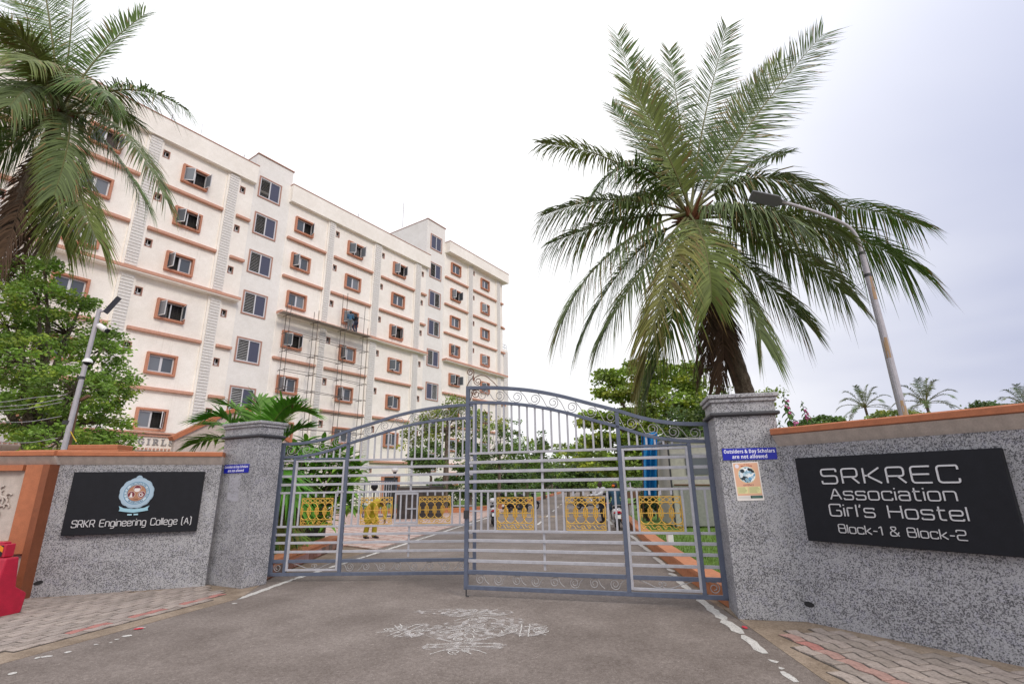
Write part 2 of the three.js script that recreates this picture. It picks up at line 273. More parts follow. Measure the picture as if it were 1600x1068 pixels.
// ---- worn white lines and other marks on the road
function stripe(a, b, w, y = 0.004, jag = 0.02, seed = 1) {      // ragged painted stripe between ground points
  const R = rng(seed), n = Math.max(3, Math.round(Math.hypot(b[0] - a[0], b[1] - a[1]) / 0.12)), dx = b[0] - a[0], dz = b[1] - a[1], l = Math.hypot(dx, dz), nx = -dz / l, nz = dx / l, L = [], Rr = [];
  for (let i = 0; i <= n; i++) { const t = i / n, e = (i === 0 || i === n) ? 0.4 : 1; L.push([a[0] + dx * t + nx * (w / 2 * e + (R() - 0.5) * jag), a[1] + dz * t + nz * (w / 2 * e + (R() - 0.5) * jag)]); Rr.push([a[0] + dx * t - nx * (w / 2 * e + (R() - 0.5) * jag), a[1] + dz * t - nz * (w / 2 * e + (R() - 0.5) * jag)]); }
  return sheet([...L, ...Rr.reverse()], y);
}
{
  const solid = std({ color: lin(0.66, 0.64, 0.61), map: grainTex, alphaMap: paint2Alpha, alphaTest: 0.5, roughness: 0.9 }), gs = [], worn = [];
  const px = (x, y) => { const p = gp(x, y); return [p.x, -p.z]; };
  // left line, whole near the pillar and broken into flakes towards us
  gs.push(stripe(px(372, 936), px(455, 906), 0.11, 0.004, 0.03, 3)); worn.push(stripe(px(455, 906), px(512, 888), 0.12, 0.004, 0.03, 4), stripe(px(514, 887), px(600, 860), 0.11, 0.004, 0.02, 5));
  worn.push(stripe(px(600, 860), [0.3, 38], 0.12, 0.004, 0.02, 6));
  for (const [x, y, w, h] of [[220, 981, 14, 3], [198, 994, 16, 4], [182, 999, 6, 2], [172, 1004, 5, 2], [150, 1007, 7, 2], [106, 1019, 10, 3], [72, 1026, 18, 3], [58, 1028, 9, 3], [18, 1053, 13, 4], [366, 943, 9, 3]]) { const a = px(x - w / 2, y), b = px(x + w / 2, y - h * 0.3); gs.push(stripe(a, b, h * 0.02, 0.004, 0.02, x)); }
  // right line
  const rt = [[1092, 935, 1132, 968, 0.12], [1130, 968, 1160, 990, 0.13], [1160, 992, 1196, 1021, 0.11], [1202, 1030, 1217, 1036, 0.05], [1217, 1042, 1224, 1046, 0.04], [1222, 1049, 1246, 1066, 0.08]];
  rt.forEach(([a, b, c, d, w], i) => gs.push(stripe(px(a, b), px(c, d), w, 0.004, 0.035, i + 20)));
  const ri = [[986, 836, 998, 846], [1000, 850, 1016, 862], [1022, 870, 1038, 882], [1043, 888, 1052, 893], [1046, 895, 1056, 900], [1058, 905, 1078, 922], [978, 828, 984, 833]];
  ri.forEach(([a, b, c, d], i) => gs.push(stripe(px(a, b), px(c, d), 0.11, 0.004, 0.03, i + 40)));
  for (let i = 0; i < 12; i++) worn.push(stripe([4.3 - 0.35 + i * 0.62, 21.5 + i * 5], [4.3 - 0.35 + i * 0.62 + 0.4, 24.8 + i * 5], 0.11, 0.004, 0.02, i + 60));
  for (let i = 0; i < 14; i++) { const z = 22 + i * 5.2; worn.push(stripe([0.95 + (z - 22) * 0.135, z], [0.95 + (z + 2 - 22) * 0.135, z + 2], 0.1, 0.004, 0.02, i + 80)); }
  const l1 = struct('road_line', merge(gs), solid); l1.userData.label = 'flaking white edge lines on the asphalt'; const l2 = struct('road_line', merge(worn), M.roadPaint); l2.userData.label = 'thin worn white lines further along the road';
  const hump = []; for (let i = 0; i < 7; i++) hump.push(stripe([0.6 + i * 0.62, 27.2 + i * 0.04], [1.0 + i * 0.62, 27.23 + i * 0.04], 0.5, 0.004, 0.03, i));
  struct('speed_marking', merge(hump), M.yellowPaint);
  const red = std({ color: lin(0.5, 0.03, 0.05), roughness: 0.6 });
  const litter = (x, y, m, lab) => { const p = gp(x, y), R = rng(x), g = new THREE.CylinderGeometry(0.032, 0.036, 0.006, 7); g.scale(1.5, 1, 0.8); g.rotateY(R() * 3); g.translate(p.x, 0.012, p.z); tag(mesh('road_stud', boxUV(g), m), lab, 'road stud'); };
  litter(1164, 981, red, 'small red road stud beside the white line by the right gate pillar'); litter(216, 983, red, 'small red road stud at the edge of the left pavement');
}
// ---- kerbs and lawns inside the gate
function kerbRun(pts, w, h, label, mat = M.orangeKerb) {
  const n = pts.length, off = (k, d) => { const a = pts[Math.max(k - 1, 0)], b = pts[Math.min(k + 1, n - 1)], dx = b[0] - a[0], dz = b[1] - a[1], l = Math.hypot(dx, dz); return [pts[k][0] - dz / l * d, pts[k][1] + dx / l * d]; };
  const L = pts.map((_, k) => off(k, w / 2)), Rr = pts.map((_, k) => off(k, -w / 2)).reverse(), L2 = pts.map((_, k) => off(k, w / 2 + 0.03)), R2 = pts.map((_, k) => off(k, -w / 2 - 0.03)).reverse();
  const m = struct('kerb', merge([prism([...L, ...Rr], h - 0.05, -0.02), prism([...L2, ...R2], 0.06, h - 0.07)]), mat); m.userData.label = label; return m;
}
kerbRun([[2.98, 7.35], [3.1, 9.4], [3.6, 13.9], [4.62, 21], [9.0, 55], [14.6, 98]], 0.26, 0.24, 'orange painted kerb along the right side of the road');
kerbRun([[-4.72, 9.85], [-4.86, 11.9], [-5.1, 15.2]], 0.26, 0.3, 'orange painted kerb of the left lawn inside the gate');
kerbRun([[-9.6, 33.2], [-5, 32.8], [-2.9, 32.9], [0.2, 40.5], [8.6, 97]], 0.26, 0.3, 'orange painted kerb beside the planted bed left of the road');
{
  const R = rng(77), tiles = thing('kerb_tiles', 'row of brown and pink stone tiles on the left kerb face beside the gate', 'tiles');
  const cols = [[0.24, 0.11, 0.08], [0.30, 0.17, 0.13], [0.16, 0.11, 0.09], [0.36, 0.20, 0.18]].map((c) => std({ color: lin(...c), map: grainTex, roughness: 0.7 }));
  for (let i = 0; i < 16; i++) { const t = i / 16, x = -4.57 - 0.36 * t, z = 9.95 + 5.1 * t; const m = mesh('tile', box(0.025, 0.15, 0.29), cols[Math.floor(R() * 4)], tiles); m.position.set(x, 0.085, -z); m.rotation.y = 0.07; }
}
function lawn(poly, y, n, seed, label) {
  const m = struct('lawn', prism(poly, y + 0.03, -0.03), M.grass); m.userData.label = label;
  const R = rng(seed), mb = new MB(), xs = poly.map((p) => p[0]), zs = poly.map((p) => p[1]), x0 = Math.min(...xs), x1 = Math.max(...xs), z0 = Math.min(...zs), z1 = Math.max(...zs);
  for (let i = 0; i < n;) { const x = lerp(x0, x1, R()), z = lerp(z0, z1, R() ** 1.6); if (!inside([x, z], poly)) { i += 0.2; continue; } i++; const a = R() * 6.28, h = 0.03 + R() * 0.06, w = 0.006 + R() * 0.006, k = 0.7 + R() * 0.7, b = V(x, y, -z); mb.tri(V(x - Math.cos(a) * w, y - 0.005, -z - Math.sin(a) * w), V(x + Math.cos(a) * w, y - 0.005, -z + Math.sin(a) * w), b.add(V((R() - 0.5) * 0.05, h, (R() - 0.5) * 0.05)), [0.15 * k, 0.25 * k, 0.03 * k]); }
  const g = mesh('grass', mb.build(), M.leaf); g.userData.kind = 'stuff'; tag(g, label.replace('lawn', 'grass blades of the lawn'), 'grass'); return m;
}
lawn([[3.2, 7.6], [3.25, 9.4], [3.75, 13.9], [4.5, 18.5], [5.2, 18.5], [12, 18.5], [12, 8], [4.2, 7.4]], 0.17, 26000, 11, 'bright green lawn behind the right gate pillar');
lawn([[4.8, 21], [9.3, 55], [30, 55], [12, 18.6], [4.6, 18.6]], 0.16, 3000, 12, 'green lawn strip right of the far road');
lawn([[-4.9, 9.9], [-5.05, 11.9], [-5.25, 15.1], [-8.5, 15.3], [-14, 15], [-12, 10.6], [-5.5, 10.0]], 0.22, 22000, 13, 'bright green lawn behind the left gate pillar');
lawn([[-9.5, 33.4], [-5, 33], [-3, 33.1], [0, 40.6], [8.4, 97], [-10, 97], [-14, 40]], 0.2, 4000, 14, 'green planted bed left of the far road');
// ---------------------------------------------------------------- the hostel building (x along the facade, y up, z outwards; z = 0 is the pilaster face)
const AZF = 0.59196, DF = 33.3;
const hostel = thing('hostel_building', 'long cream seven-storey hostel block with orange window surrounds and two stair towers', 'building', [-Math.cos(AZF) * DF, 0, -Math.sin(AZF) * DF], Math.PI / 2 - AZF);
{
  const T = hostel, WB = [1.6, 4.87, 8.13, 11.47, 14.6, 17.74, 20.82, 23.86], PZ = -0.14;
  const R = rng(5);
  function wallPanel(s0, s1, y0, y1, holes, z, mat = M.cream, depth = 0.22) {
    const sh0 = new THREE.Shape([[s0, y0], [s1, y0], [s1, y1], [s0, y1]].map((p) => new THREE.Vector2(...p)));
    for (const [a, b, c, d] of holes) sh0.holes.push(new THREE.Path([[a, b], [a, d], [c, d], [c, b]].map((p) => new THREE.Vector2(...p))));
    const g = new THREE.ExtrudeGeometry(sh0, { depth, bevelEnabled: false }); g.translate(0, 0, z - depth); return mesh('wall', boxUV(g), mat, T);
  }
  // --- shared window pieces, centred at the bottom middle of the surround
  const FW = 1.62, FH = 1.28, B = 0.13, ow = FW - 2 * B, oh = FH - 2 * B;
  const surround = merge([rbox(FW, B, 0.26, 0.02, 0, B / 2, 0), rbox(FW, B, 0.26, 0.02, 0, FH - B / 2, 0), rbox(B, FH - 2 * B + 0.03, 0.25, 0.02, -FW / 2 + B / 2, FH / 2, 0), rbox(B, FH - 2 * B + 0.03, 0.25, 0.02, FW / 2 - B / 2, FH / 2, 0)]);
  const fixedFrame = merge([box(ow, 0.05, 0.05, 0, B + 0.025, -0.1), box(ow, 0.05, 0.05, 0, FH - B - 0.025, -0.1), box(0.05, oh - 0.1, 0.05, -ow / 2 + 0.025, FH / 2, -0.1), box(0.05, oh - 0.1, 0.05, ow / 2 - 0.025, FH / 2, -0.1), box(0.06, oh - 0.1, 0.06, 0, FH / 2, -0.1)]);
  const bars = []; for (let i = 0; i < 9; i++) bars.push(box(ow - 0.1, 0.014, 0.014, 0, B + 0.1 + i * (oh - 0.15) / 8.4, -0.15)); for (const x of [-0.42, -0.21, 0.21, 0.42]) bars.push(box(0.014, oh - 0.1, 0.014, x, FH / 2, -0.165));
  const grille = merge(bars), sw = ow / 2 - 0.05, shh = oh - 0.1;
  const sashFrame = merge([box(sw, 0.045, 0.035, sw / 2, 0.022, 0), box(sw, 0.045, 0.035, sw / 2, shh - 0.022, 0), box(0.045, shh - 0.09, 0.035, 0.022, shh / 2, 0), box(0.045, shh - 0.09, 0.035, sw - 0.022, shh / 2, 0)]);
  const sashPane = merge([box(sw - 0.08, shh - 0.08, 0.012, sw / 2, shh / 2, 0)]), roomBack = merge([box(ow, oh, 0.03, 0, FH / 2, -0.42), box(ow, 0.03, 0.24, 0, B, -0.28), box(ow, 0.03, 0.24, 0, FH - B, -0.28), box(0.03, oh, 0.24, -ow / 2, FH / 2, -0.28), box(0.03, oh, 0.24, ow / 2, FH / 2, -0.28)]);
  const curtainG = (() => { const mb = new MB(), n = 24; for (let i = 0; i < n; i++) { const x0 = i / n * 0.55, x1 = (i + 1) / n * 0.55, z0 = Math.sin(i * 1.25) * 0.02, z1 = Math.sin((i + 1) * 1.25) * 0.02; mb.quad(V(x0, 0, z0), V(x1, 0, z1), V(x1, oh - 0.05, z1), V(x0, oh - 0.05, z0)); } return mb.build(); })();
  const curtainMats = [[0.16, 0.13, 0.12], [0.10, 0.085, 0.085], [0.2, 0.19, 0.2], [0.14, 0.09, 0.07]].map((c) => std({ color: lin(...c), roughness: 0.95 }));
  function sash(win, hingeLeft, open, mat) {
    const g = mesh('sash', sashFrame, M.alu, win), pane = new THREE.Group();
    g.position.set(hingeLeft ? -ow / 2 + 0.03 : ow / 2 - 0.03, B + 0.05, open ? -0.02 : -0.085); g.rotation.y = hingeLeft ? -open : Math.PI + open;
    const p = mesh('pane', sashPane, mat, win); p.position.copy(g.position); p.rotation.copy(g.rotation);
  }
  function window0(s, k, mode) {
    const w = mesh('window', surround, M.winFrame, T); w.position.set(s, WB[k], PZ + 0.07);
    mesh('window_frame', fixedFrame, M.alu, w); mesh('grille', grille, M.darkMetal, w); mesh('room', roomBack, M.inside, w);
    const lit = R() > 0.7 ? M.paneLight : M.pane;
    if (R() > 0.3) { const c = mesh('curtain', curtainG, curtainMats[Math.floor(R() * 4)], w); c.position.set(R() > 0.5 ? -ow / 2 + 0.05 : 0.06, B + 0.03, -0.25); }
    sash(w, true, mode & 1 ? 0.7 + R() * 0.9 : 0, lit); sash(w, false, mode & 2 ? 1.0 + R() * 0.9 : 0, R() > 0.75 ? M.paneLight : M.pane);
    return [s - FW / 2 + 0.06, WB[k] + 0.06, s + FW / 2 - 0.06, WB[k] + FH - 0.06];
  }
  const ventFrame = (() => { const w = 0.40, h = 0.54; return merge([box(w, 0.045, 0.1, 0, 0.022, 0), box(w, 0.045, 0.1, 0, h - 0.022, 0), box(0.045, h - 0.09, 0.1, -w / 2 + 0.022, h / 2, 0), box(0.045, h - 0.09, 0.1, w / 2 - 0.022, h / 2, 0)]); })();
  const ventBack = merge([box(0.36, 0.5, 0.02, 0, 0.27, -0.24)]), ventBits = merge([box(0.3, 0.03, 0.03, 0, 0.2, -0.1), box(0.03, 0.42, 0.03, -0.02, 0.27, -0.1), box(0.12, 0.16, 0.03, 0.07, 0.14, -0.12)]);
  function vent(s, k) {
    const y = WB[k] + 1.13, v = mesh('vent_window', ventFrame, M.pinkTrim, T); v.position.set(s, y, PZ - 0.03);
    mesh('room', ventBack, M.inside, v); mesh('window_frame', ventBits, M.alu, v); return [s - 0.18, y + 0.03, s + 0.18, y + 0.51];
  }
  const TW = 1.76, TH = 1.74;
  const tFrame = (() => { const b = 0.09; return merge([box(TW, b, 0.1, 0, b / 2, 0), box(TW, b, 0.1, 0, TH - b / 2, 0), box(b, TH - 2 * b, 0.1, -TW / 2 + b / 2, TH / 2, 0), box(b, TH - 2 * b, 0.1, TW / 2 - b / 2, TH / 2, 0)]); })();
  const tAlu = (() => { const b = 0.07, i = 0.09, w = TW - 2 * i, h = TH - 2 * i; return merge([box(w, b, 0.06, 0, i + b / 2, 0), box(w, b, 0.06, 0, TH - i - b / 2, 0), box(b, h - 2 * b, 0.06, -w / 2 + b / 2, TH / 2, 0), box(b, h - 2 * b, 0.06, w / 2 - b / 2, TH / 2, 0), box(b, h - 2 * b, 0.065, 0, TH / 2, 0)]); })();
  const half = (TW - 0.18) / 2 - 0.1, tPane = merge([box(half, TH - 0.32, 0.015, 0, TH / 2, 0)]), tBack = merge([box(TW - 0.2, TH - 0.2, 0.02, 0, TH / 2, -0.3)]);
  const tLouvre = (() => { const l = []; for (let i = 0; i < 13; i++) l.push(box(half, 0.008, 0.07, 0, 0.2 + i * (TH - 0.4) / 12, 0, 0.55)); return merge(l); })();
  function towerWindow(s, y, z, mode) {       // mode: louvres left (0), right (1), none (2)
    const w = mesh('stair_window', tFrame, M.pinkTrim, T); w.position.set(s, y, z + 0.01);
    mesh('window_frame', tAlu, M.alu, w).position.z = -0.01; mesh('room', tBack, M.inside, w);
    for (const sd of [-1, 1]) { const lv = (mode === 0 && sd < 0) || (mode === 1 && sd > 0); const p = mesh(lv ? 'louvre' : 'pane', lv ? tLouvre : tPane, lv ? M.louvre : M.paneBlue, w); p.position.set(sd * (half / 2 + 0.05), 0, lv ? -0.05 : -0.03); }
    return [s - TW / 2 + 0.03, y + 0.03, s + TW / 2 - 0.03, y + TH - 0.03];
  }
  // --- spans of wall between pilasters: [from, to, top, window centre, vent centre]
  const spans = [
    [-6, 4.3, 23.1, [0.2], [1.9 + 2]], [5.2, 9.28, 23.1, [7.33], []], [10.17, 14.2, 23.1, [12.23], [10.42]], [15.08, 16.1, 23.1, [], [15.32]],
    [19.0, 22.45, 23.1, [20.35], []], [23.2, 27.35, 23.1, [25.32], [23.45]], [28.28, 32.55, 23.1, [30.52], [28.47]], [33.45, 34.2, 23.1, [], [33.66]],
    [37.0, 40.84, 26.0, [38.75], []], [41.74, 46.28, 26.0, [44.05], [41.94]], [47.12, 47.7, 26.0, [], []]];
  const open = { '12.23': [0, 2, 0, 3, 1, 3, 3], '7.33': [0, 1, 0, 0, 0, 0, 2], '20.35': [0, 0, 1, 3, 0, 1, 2, 3], '25.32': [0, 0, 1, 1, 1, 0, 3], '30.52': [0, 1, 1, 1, 3, 0, 3], '38.75': [0, 1, 0, 3, 1, 0, 3, 0], '44.05': [0, 1, 0, 1, 1, 0, 1, 0], '0.2': [0, 0, 1, 0, 0, 0, 0] };
  for (const [a, b, top, ws, vs] of spans) {
    const holes = [], nF = top > 25 ? 8 : 7;
    for (const s of ws) for (let k = 0; k < nF; k++) if (!(k === 0 && s === 30.52)) holes.push(window0(s, k, open[s]?.[k] ?? 0));
    for (const s of vs) for (let k = 0; k < nF; k++) holes.push(vent(s, k));
    wallPanel(a, b, 0, top, holes, PZ);
  }
  // --- stair towers
  const t1 = [3.0, 6.45, 9.82, 13.2, 16.3, 19.33, 22.32], t2 = [2.9, 6.3, 9.61, 12.96, 16.1, 19.2, 22.35, 25.55], h1 = [], h2 = [];
  t1.forEach((y, i) => h1.push(towerWindow(17.3, y, PZ - 0.05, 0)));
  t2.forEach((y, i) => h2.push(towerWindow(35.6, y, PZ - 0.05, [1, 0, 1, 0, 1, 1, 0, 2][i])));
  wallPanel(16.1, 19.0, 0, 25.75, h1, PZ - 0.05, M.tower); wallPanel(34.2, 37.0, 0, 28.75, h2, PZ - 0.05, M.tower);
  mesh('stair_tower', merge([box(0.2, 25.75, 5.4, 16.21, 12.875, -3.115), box(0.2, 25.75, 5.4, 18.89, 12.875, -3.115), box(2.48, 0.2, 5.4, 17.55, 25.645, -3.115)]), M.tower, T);
  mesh('stair_tower', merge([box(0.2, 28.75, 7.4, 34.31, 14.375, -4.115), box(0.2, 28.75, 7.4, 36.89, 14.375, -4.115), box(2.38, 0.2, 7.4, 35.6, 28.64, -4.115)]), M.tower, T);
  mesh('coping', merge([box(3.0, 0.07, 0.3, 17.55, 25.79, -0.26), box(0.24, 0.07, 5.3, 16.2, 25.792, -3.05), box(0.24, 0.07, 5.3, 18.9, 25.792, -3.05)]), M.pinkTrim, T); mesh('coping', merge([box(2.9, 0.07, 0.3, 35.6, 28.79, -0.26), box(0.24, 0.07, 7.2, 34.3, 28.792, -4.0), box(0.24, 0.07, 7.2, 36.9, 28.792, -4.0)]), M.pinkTrim, T);
  // --- body behind the face
  mesh('wall', merge([box(40.2, 23.0, 0.25, 14.1, 11.5, -13), box(13.4, 26, 0.25, 40.95, 13, -13), box(0.22, 23, 12.4, -5.88, 11.5, -6.6), box(0.22, 25.9, 12.4, 47.58, 12.95, -6.6)]), M.cream, T);
  mesh('roof', merge([box(40.0, 0.2, 12.5, 14.1, 23.0, -6.65), box(13.2, 0.2, 12.3, 40.9, 25.8, -6.7)]), M.concrete, T);
  // --- pilasters clad in boards
  const pil = [[4.3, 5.2, 23.1], [9.28, 10.17, 23.1], [14.2, 15.08, 23.1], [22.45, 23.2, 23.1], [27.35, 28.28, 23.1], [32.55, 33.45, 23.1], [40.84, 41.74, 26.0], [46.28, 47.12, 26.0]];
  for (const [a, b, top] of pil) {
    const p = mesh('pilaster', merge([box(b - a, top, 0.34, (a + b) / 2, top / 2, -0.2)]), M.cream, T), sl = [], w = b - a - 0.26;
    for (let y = 0.3; y < top - 0.15; y += 0.195) { if (Math.abs(y - 13.95) < 0.2) continue; sl.push(box(w, 0.148, 0.08, (a + b) / 2, y, 0.005, 0.06 * (R() > 0.93 ? 2 : 1), 0, (R() - 0.5) * 0.006)); }
    const c = mesh('slat_cladding', merge(sl), M.slat, p); c.userData.kind = 'stuff';
  }
  // --- ledges under each storey, and the deep one that runs across the pilasters
  const LY = [3.62, 7.27, 10.58, 16.9, 20.05];
  for (const [a, b, top] of spans) {
    for (const y of [...LY, ...(top > 25 ? [23.1] : [])]) { if (a < 34 && b > 33.9 && a > 40) continue; const g = merge([rbox(b - a - 0.02, 0.18, 0.28, 0.02, (a + b) / 2, y, PZ + 0.1)]); mesh('ledge', g, M.ledge, T); }
  }
  for (const [a, b] of [[-6, 16.05], [18.95, 34.3], [36.95, 48.0]]) { mesh('ledge', merge([rbox(b - a, 0.2, 0.62, 0.02, (a + b) / 2, 13.98, 0.12)]), M.ledge, T); mesh('ledge_soffit', merge([box(b - a - 0.06, 0.06, 0.56, (a + b) / 2, 13.845, 0.11)]), M.cream, T); }
  // --- parapets that overhang the walls
  for (const [a, b, y0, y1, z1] of [[-6.2, 16.1, 23.05, 24.48, 0.2], [18.9, 34.45, 23.05, 24.48, 0.2], [37.0, 48.2, 25.9, 27.1, 0.55]]) {
    const d = z1 + 0.36; mesh('parapet', merge([box(b - a, y1 - y0, d, (a + b) / 2, (y0 + y1) / 2, z1 - d / 2)]), M.cream, T);
    mesh('coping', merge([box(b - a + 0.06, 0.07, d + 0.06, (a + b) / 2, y1 + 0.035, z1 - d / 2)]), M.pinkTrim, T);
  }
  mesh('parapet', merge([box(0.5, 1.2, 12, 47.95, 26.5, -6.4)]), M.cream, T);
  // --- lower block past the right corner
  const low = mesh('end_block', merge([box(1.6, 17.6, 9, 48.5, 8.8, -5.0)]), M.cream, T), ls = []; for (let y = 0.3; y < 17.4; y += 0.2) ls.push(box(0.9, 0.176, 0.05, 48.78, y, -0.49)); mesh('slat_cladding', merge(ls), M.slat, low).userData.kind = 'stuff';
  mesh('railing', merge([...[47.8, 48.3, 48.8, 49.25].map((x) => box(0.04, 0.7, 0.04, x, 17.95, -0.7)), box(1.5, 0.04, 0.04, 48.5, 18.3, -0.7), box(1.5, 0.04, 0.04, 48.5, 17.95, -0.7)]), M.steel, low);
  for (const y of [10.6, 14, 17, 20.1]) mesh('ledge', merge([box(0.6, 0.2, 0.3, 48.0, y, -0.3)]), M.ledge, T);
  // --- rods and pipes on the roof
  for (const [s, y, h, r] of [[10.4, 24.5, 0.9, 0.03], [12.2, 24.5, 1.5, 0.012], [15.2, 24.5, 0.7, 0.03], [25.6, 24.5, 0.8, 0.03], [32.6, 24.5, 0.55, 0.03], [33.2, 24.5, 0.4, 0.05], [31.4, 24.5, 0.6, 0.02], [33.5, 28.8, 2.6, 0.03], [41.5, 27.1, 0.9, 0.03], [45.6, 27.1, 0.5, 0.12]]) mesh('roof_pipe', merge([rod(V(s, y - 0.4, y > 28 ? -3.2 : -0.4), V(s, y + h, y > 28 ? -3.2 : -0.4), r)]), M.galv, T);
  // --- ground floor behind the gate: dark doorway with orange frame
  const dr = mesh('door', merge([box(1.6, 2.3, 0.08, 30.75, 1.2, PZ + 0.03)]), M.darkMetal, T); mesh('door_frame', merge([box(0.22, 2.4, 0.2, 29.85, 1.2, PZ + 0.07), box(0.22, 2.4, 0.2, 31.65, 1.2, PZ + 0.07), box(2.02, 0.22, 0.2, 30.75, 2.5, PZ + 0.07)]), M.winFrame, dr);
  // --- portico with raised letters at the left
  const f = await new FontLoader().loadAsync('fonts/droid/droid_serif_bold.typeface.json');
  mesh('portico', merge([box(26, 0.9, 4.4, -0.5, 3.95, 1.93), box(0.5, 3.5, 0.5, 12.0, 1.75, 3.7), box(0.5, 3.5, 0.5, 7, 1.75, 3.7), box(0.5, 3.5, 0.5, 2, 1.75, 3.7)]), M.cream, T);
  mesh('cornice', merge([rbox(26.2, 0.1, 0.24, 0.02, -0.5, 4.36, 4.17), rbox(26.1, 0.06, 0.14, 0.02, -0.5, 4.22, 4.17)]), M.ledge, T);
  const den = []; for (let x = 0; x < 12.4; x += 0.17) den.push(box(0.1, 0.09, 0.08, x, 3.58, 4.15)); mesh('dentil_course', merge(den), M.ledge, T).userData.kind = 'stuff';
  let x = 10.3; for (const ch of 'GIRLSHOSTEL') { const g = new TextGeometry(ch, { font: f, size: 0.30, depth: 0.05, curveSegments: 4, bevelEnabled: false }); g.computeBoundingBox(); const w = g.boundingBox.max.x - g.boundingBox.min.x; if (ch === 'H') x += 0.14; const m = mesh('letter', boxUV(g), M.steel, T); m.position.set(x - g.boundingBox.min.x, 3.78, 4.14); x += w + 0.1; if (x > 13.8) break; }
}
{ // the gabled wall with a sloping orange coping that stands before the portico
  const w = thing('gabled_wall', 'cream wall with sloping orange coping rising before the hostel portico', 'wall', [hostel.position.x, 0, hostel.position.z], hostel.rotation.y);
  const sh0 = new THREE.Shape([[11.15, 0], [17.6, 0], [17.6, 3.9], [14.2, 5.72], [13.4, 5.42], [11.15, 4.0]].map((p) => new THREE.Vector2(...p)));
  const g = new THREE.ExtrudeGeometry(sh0, { depth: 0.25, bevelEnabled: false }); g.translate(0, 0, 5.8); mesh('wall_body', boxUV(g), M.creamWall, w);
  mesh('coping', merge([bar(V(11.0, 3.98, 5.95), V(13.45, 5.52, 5.95), 0.2, 0.5), bar(V(13.4, 5.49, 5.95), V(14.25, 5.83, 5.95), 0.2, 0.497), bar(V(14.2, 5.81, 5.95), V(17.7, 3.95, 5.95), 0.2, 0.493)]), M.orange, w);
  mesh('bracket', merge([box(0.3, 0.22, 0.5, 12.72, 4.92, 6.0)]), M.orange, w);
}
// ---------------------------------------------------------------- front walls, pillars and signs
// stroke lettering with square rounded forms: capital height 1
const GL = {
  S: [[.98, .8, .98, 1, 0, 1, 0, .53, 1, .53, 1, 0, 0, 0, 0, .2]], R: [[0, 0, 0, 1, .95, 1, .95, .44, 0, .44], [.58, .44, 1, 0]], K: [[0, 0, 0, 1], [.95, 1, .2, .5, 1, 0], [0, .5, .2, .5]], E: [[1, 1, 0, 1, 0, 0, 1, 0], [0, .52, .92, .52]],
  C: [[1, .76, 1, 1, 0, 1, 0, 0, 1, 0, 1, .24]], A: [[0, 0, .5, 1, 1, 0], [.2, .34, .8, .34]], G: [[1, .78, 1, 1, 0, 1, 0, 0, 1, 0, 1, .48, .58, .48]], H: [[0, 0, 0, 1], [1, 0, 1, 1], [0, .52, 1, .52]],
  B: [[.02, .53, .92, .53, .92, 1, 0, 1, 0, 0, 1, 0, 1, .53, .8, .53]], s: [[.8, .6, .8, .72, 0, .72, 0, .38, .82, .38, .82, 0, 0, 0, 0, .13]], o: [[.42, 0, 0, 0, 0, .72, .86, .72, .86, 0, .42, 0]], c: [[.8, .55, .8, .72, 0, .72, 0, 0, .8, 0, .8, .17]],
  i: [[0, 0, 0, .72], [0, .9, 0, 1]], a: [[.04, .58, .04, .72, .82, .72, .82, 0], [.82, .4, 0, .4, 0, 0, .82, 0]], t: [[.14, 1, .14, 0, .55, 0], [0, .72, .55, .72]], n: [[0, 0, 0, .72], [0, .72, .84, .72, .84, 0]], r: [[0, 0, 0, .72], [0, .56, 0, .72, .5, .72]],
  l: [[0, 0, 0, 1]], "'": [[0.08, 1.02, 0, .78]], e: [[0, .36, .84, .36, .84, .72, 0, .72, 0, 0, .84, 0, .84, .12]], k: [[0, 0, 0, 1], [.76, .72, .16, .36, .8, 0], [0, .36, .16, .36]], g: [[.84, 0, 0, 0, 0, .72, .84, .72, .84, -.26, .04, -.26]],
  '-': [[0, .4, .5, .4]], 1: [[0, .8, .34, 1, .34, 0]], 2: [[0, .8, 0, 1, .95, 1, .95, .52, 0, .5, 0, 0, 1, 0]], '&': [[1.05, 0, .15, .78, .15, 1, .75, 1, .75, .72, 0, .42, 0, 0, .8, 0, 1.05, .42]], '(': [[.3, 1.08, 0, 1.02, 0, -.1, .3, -.16]], ')': [[0, 1.08, .3, 1.02, .3, -.1, 0, -.16]],
};
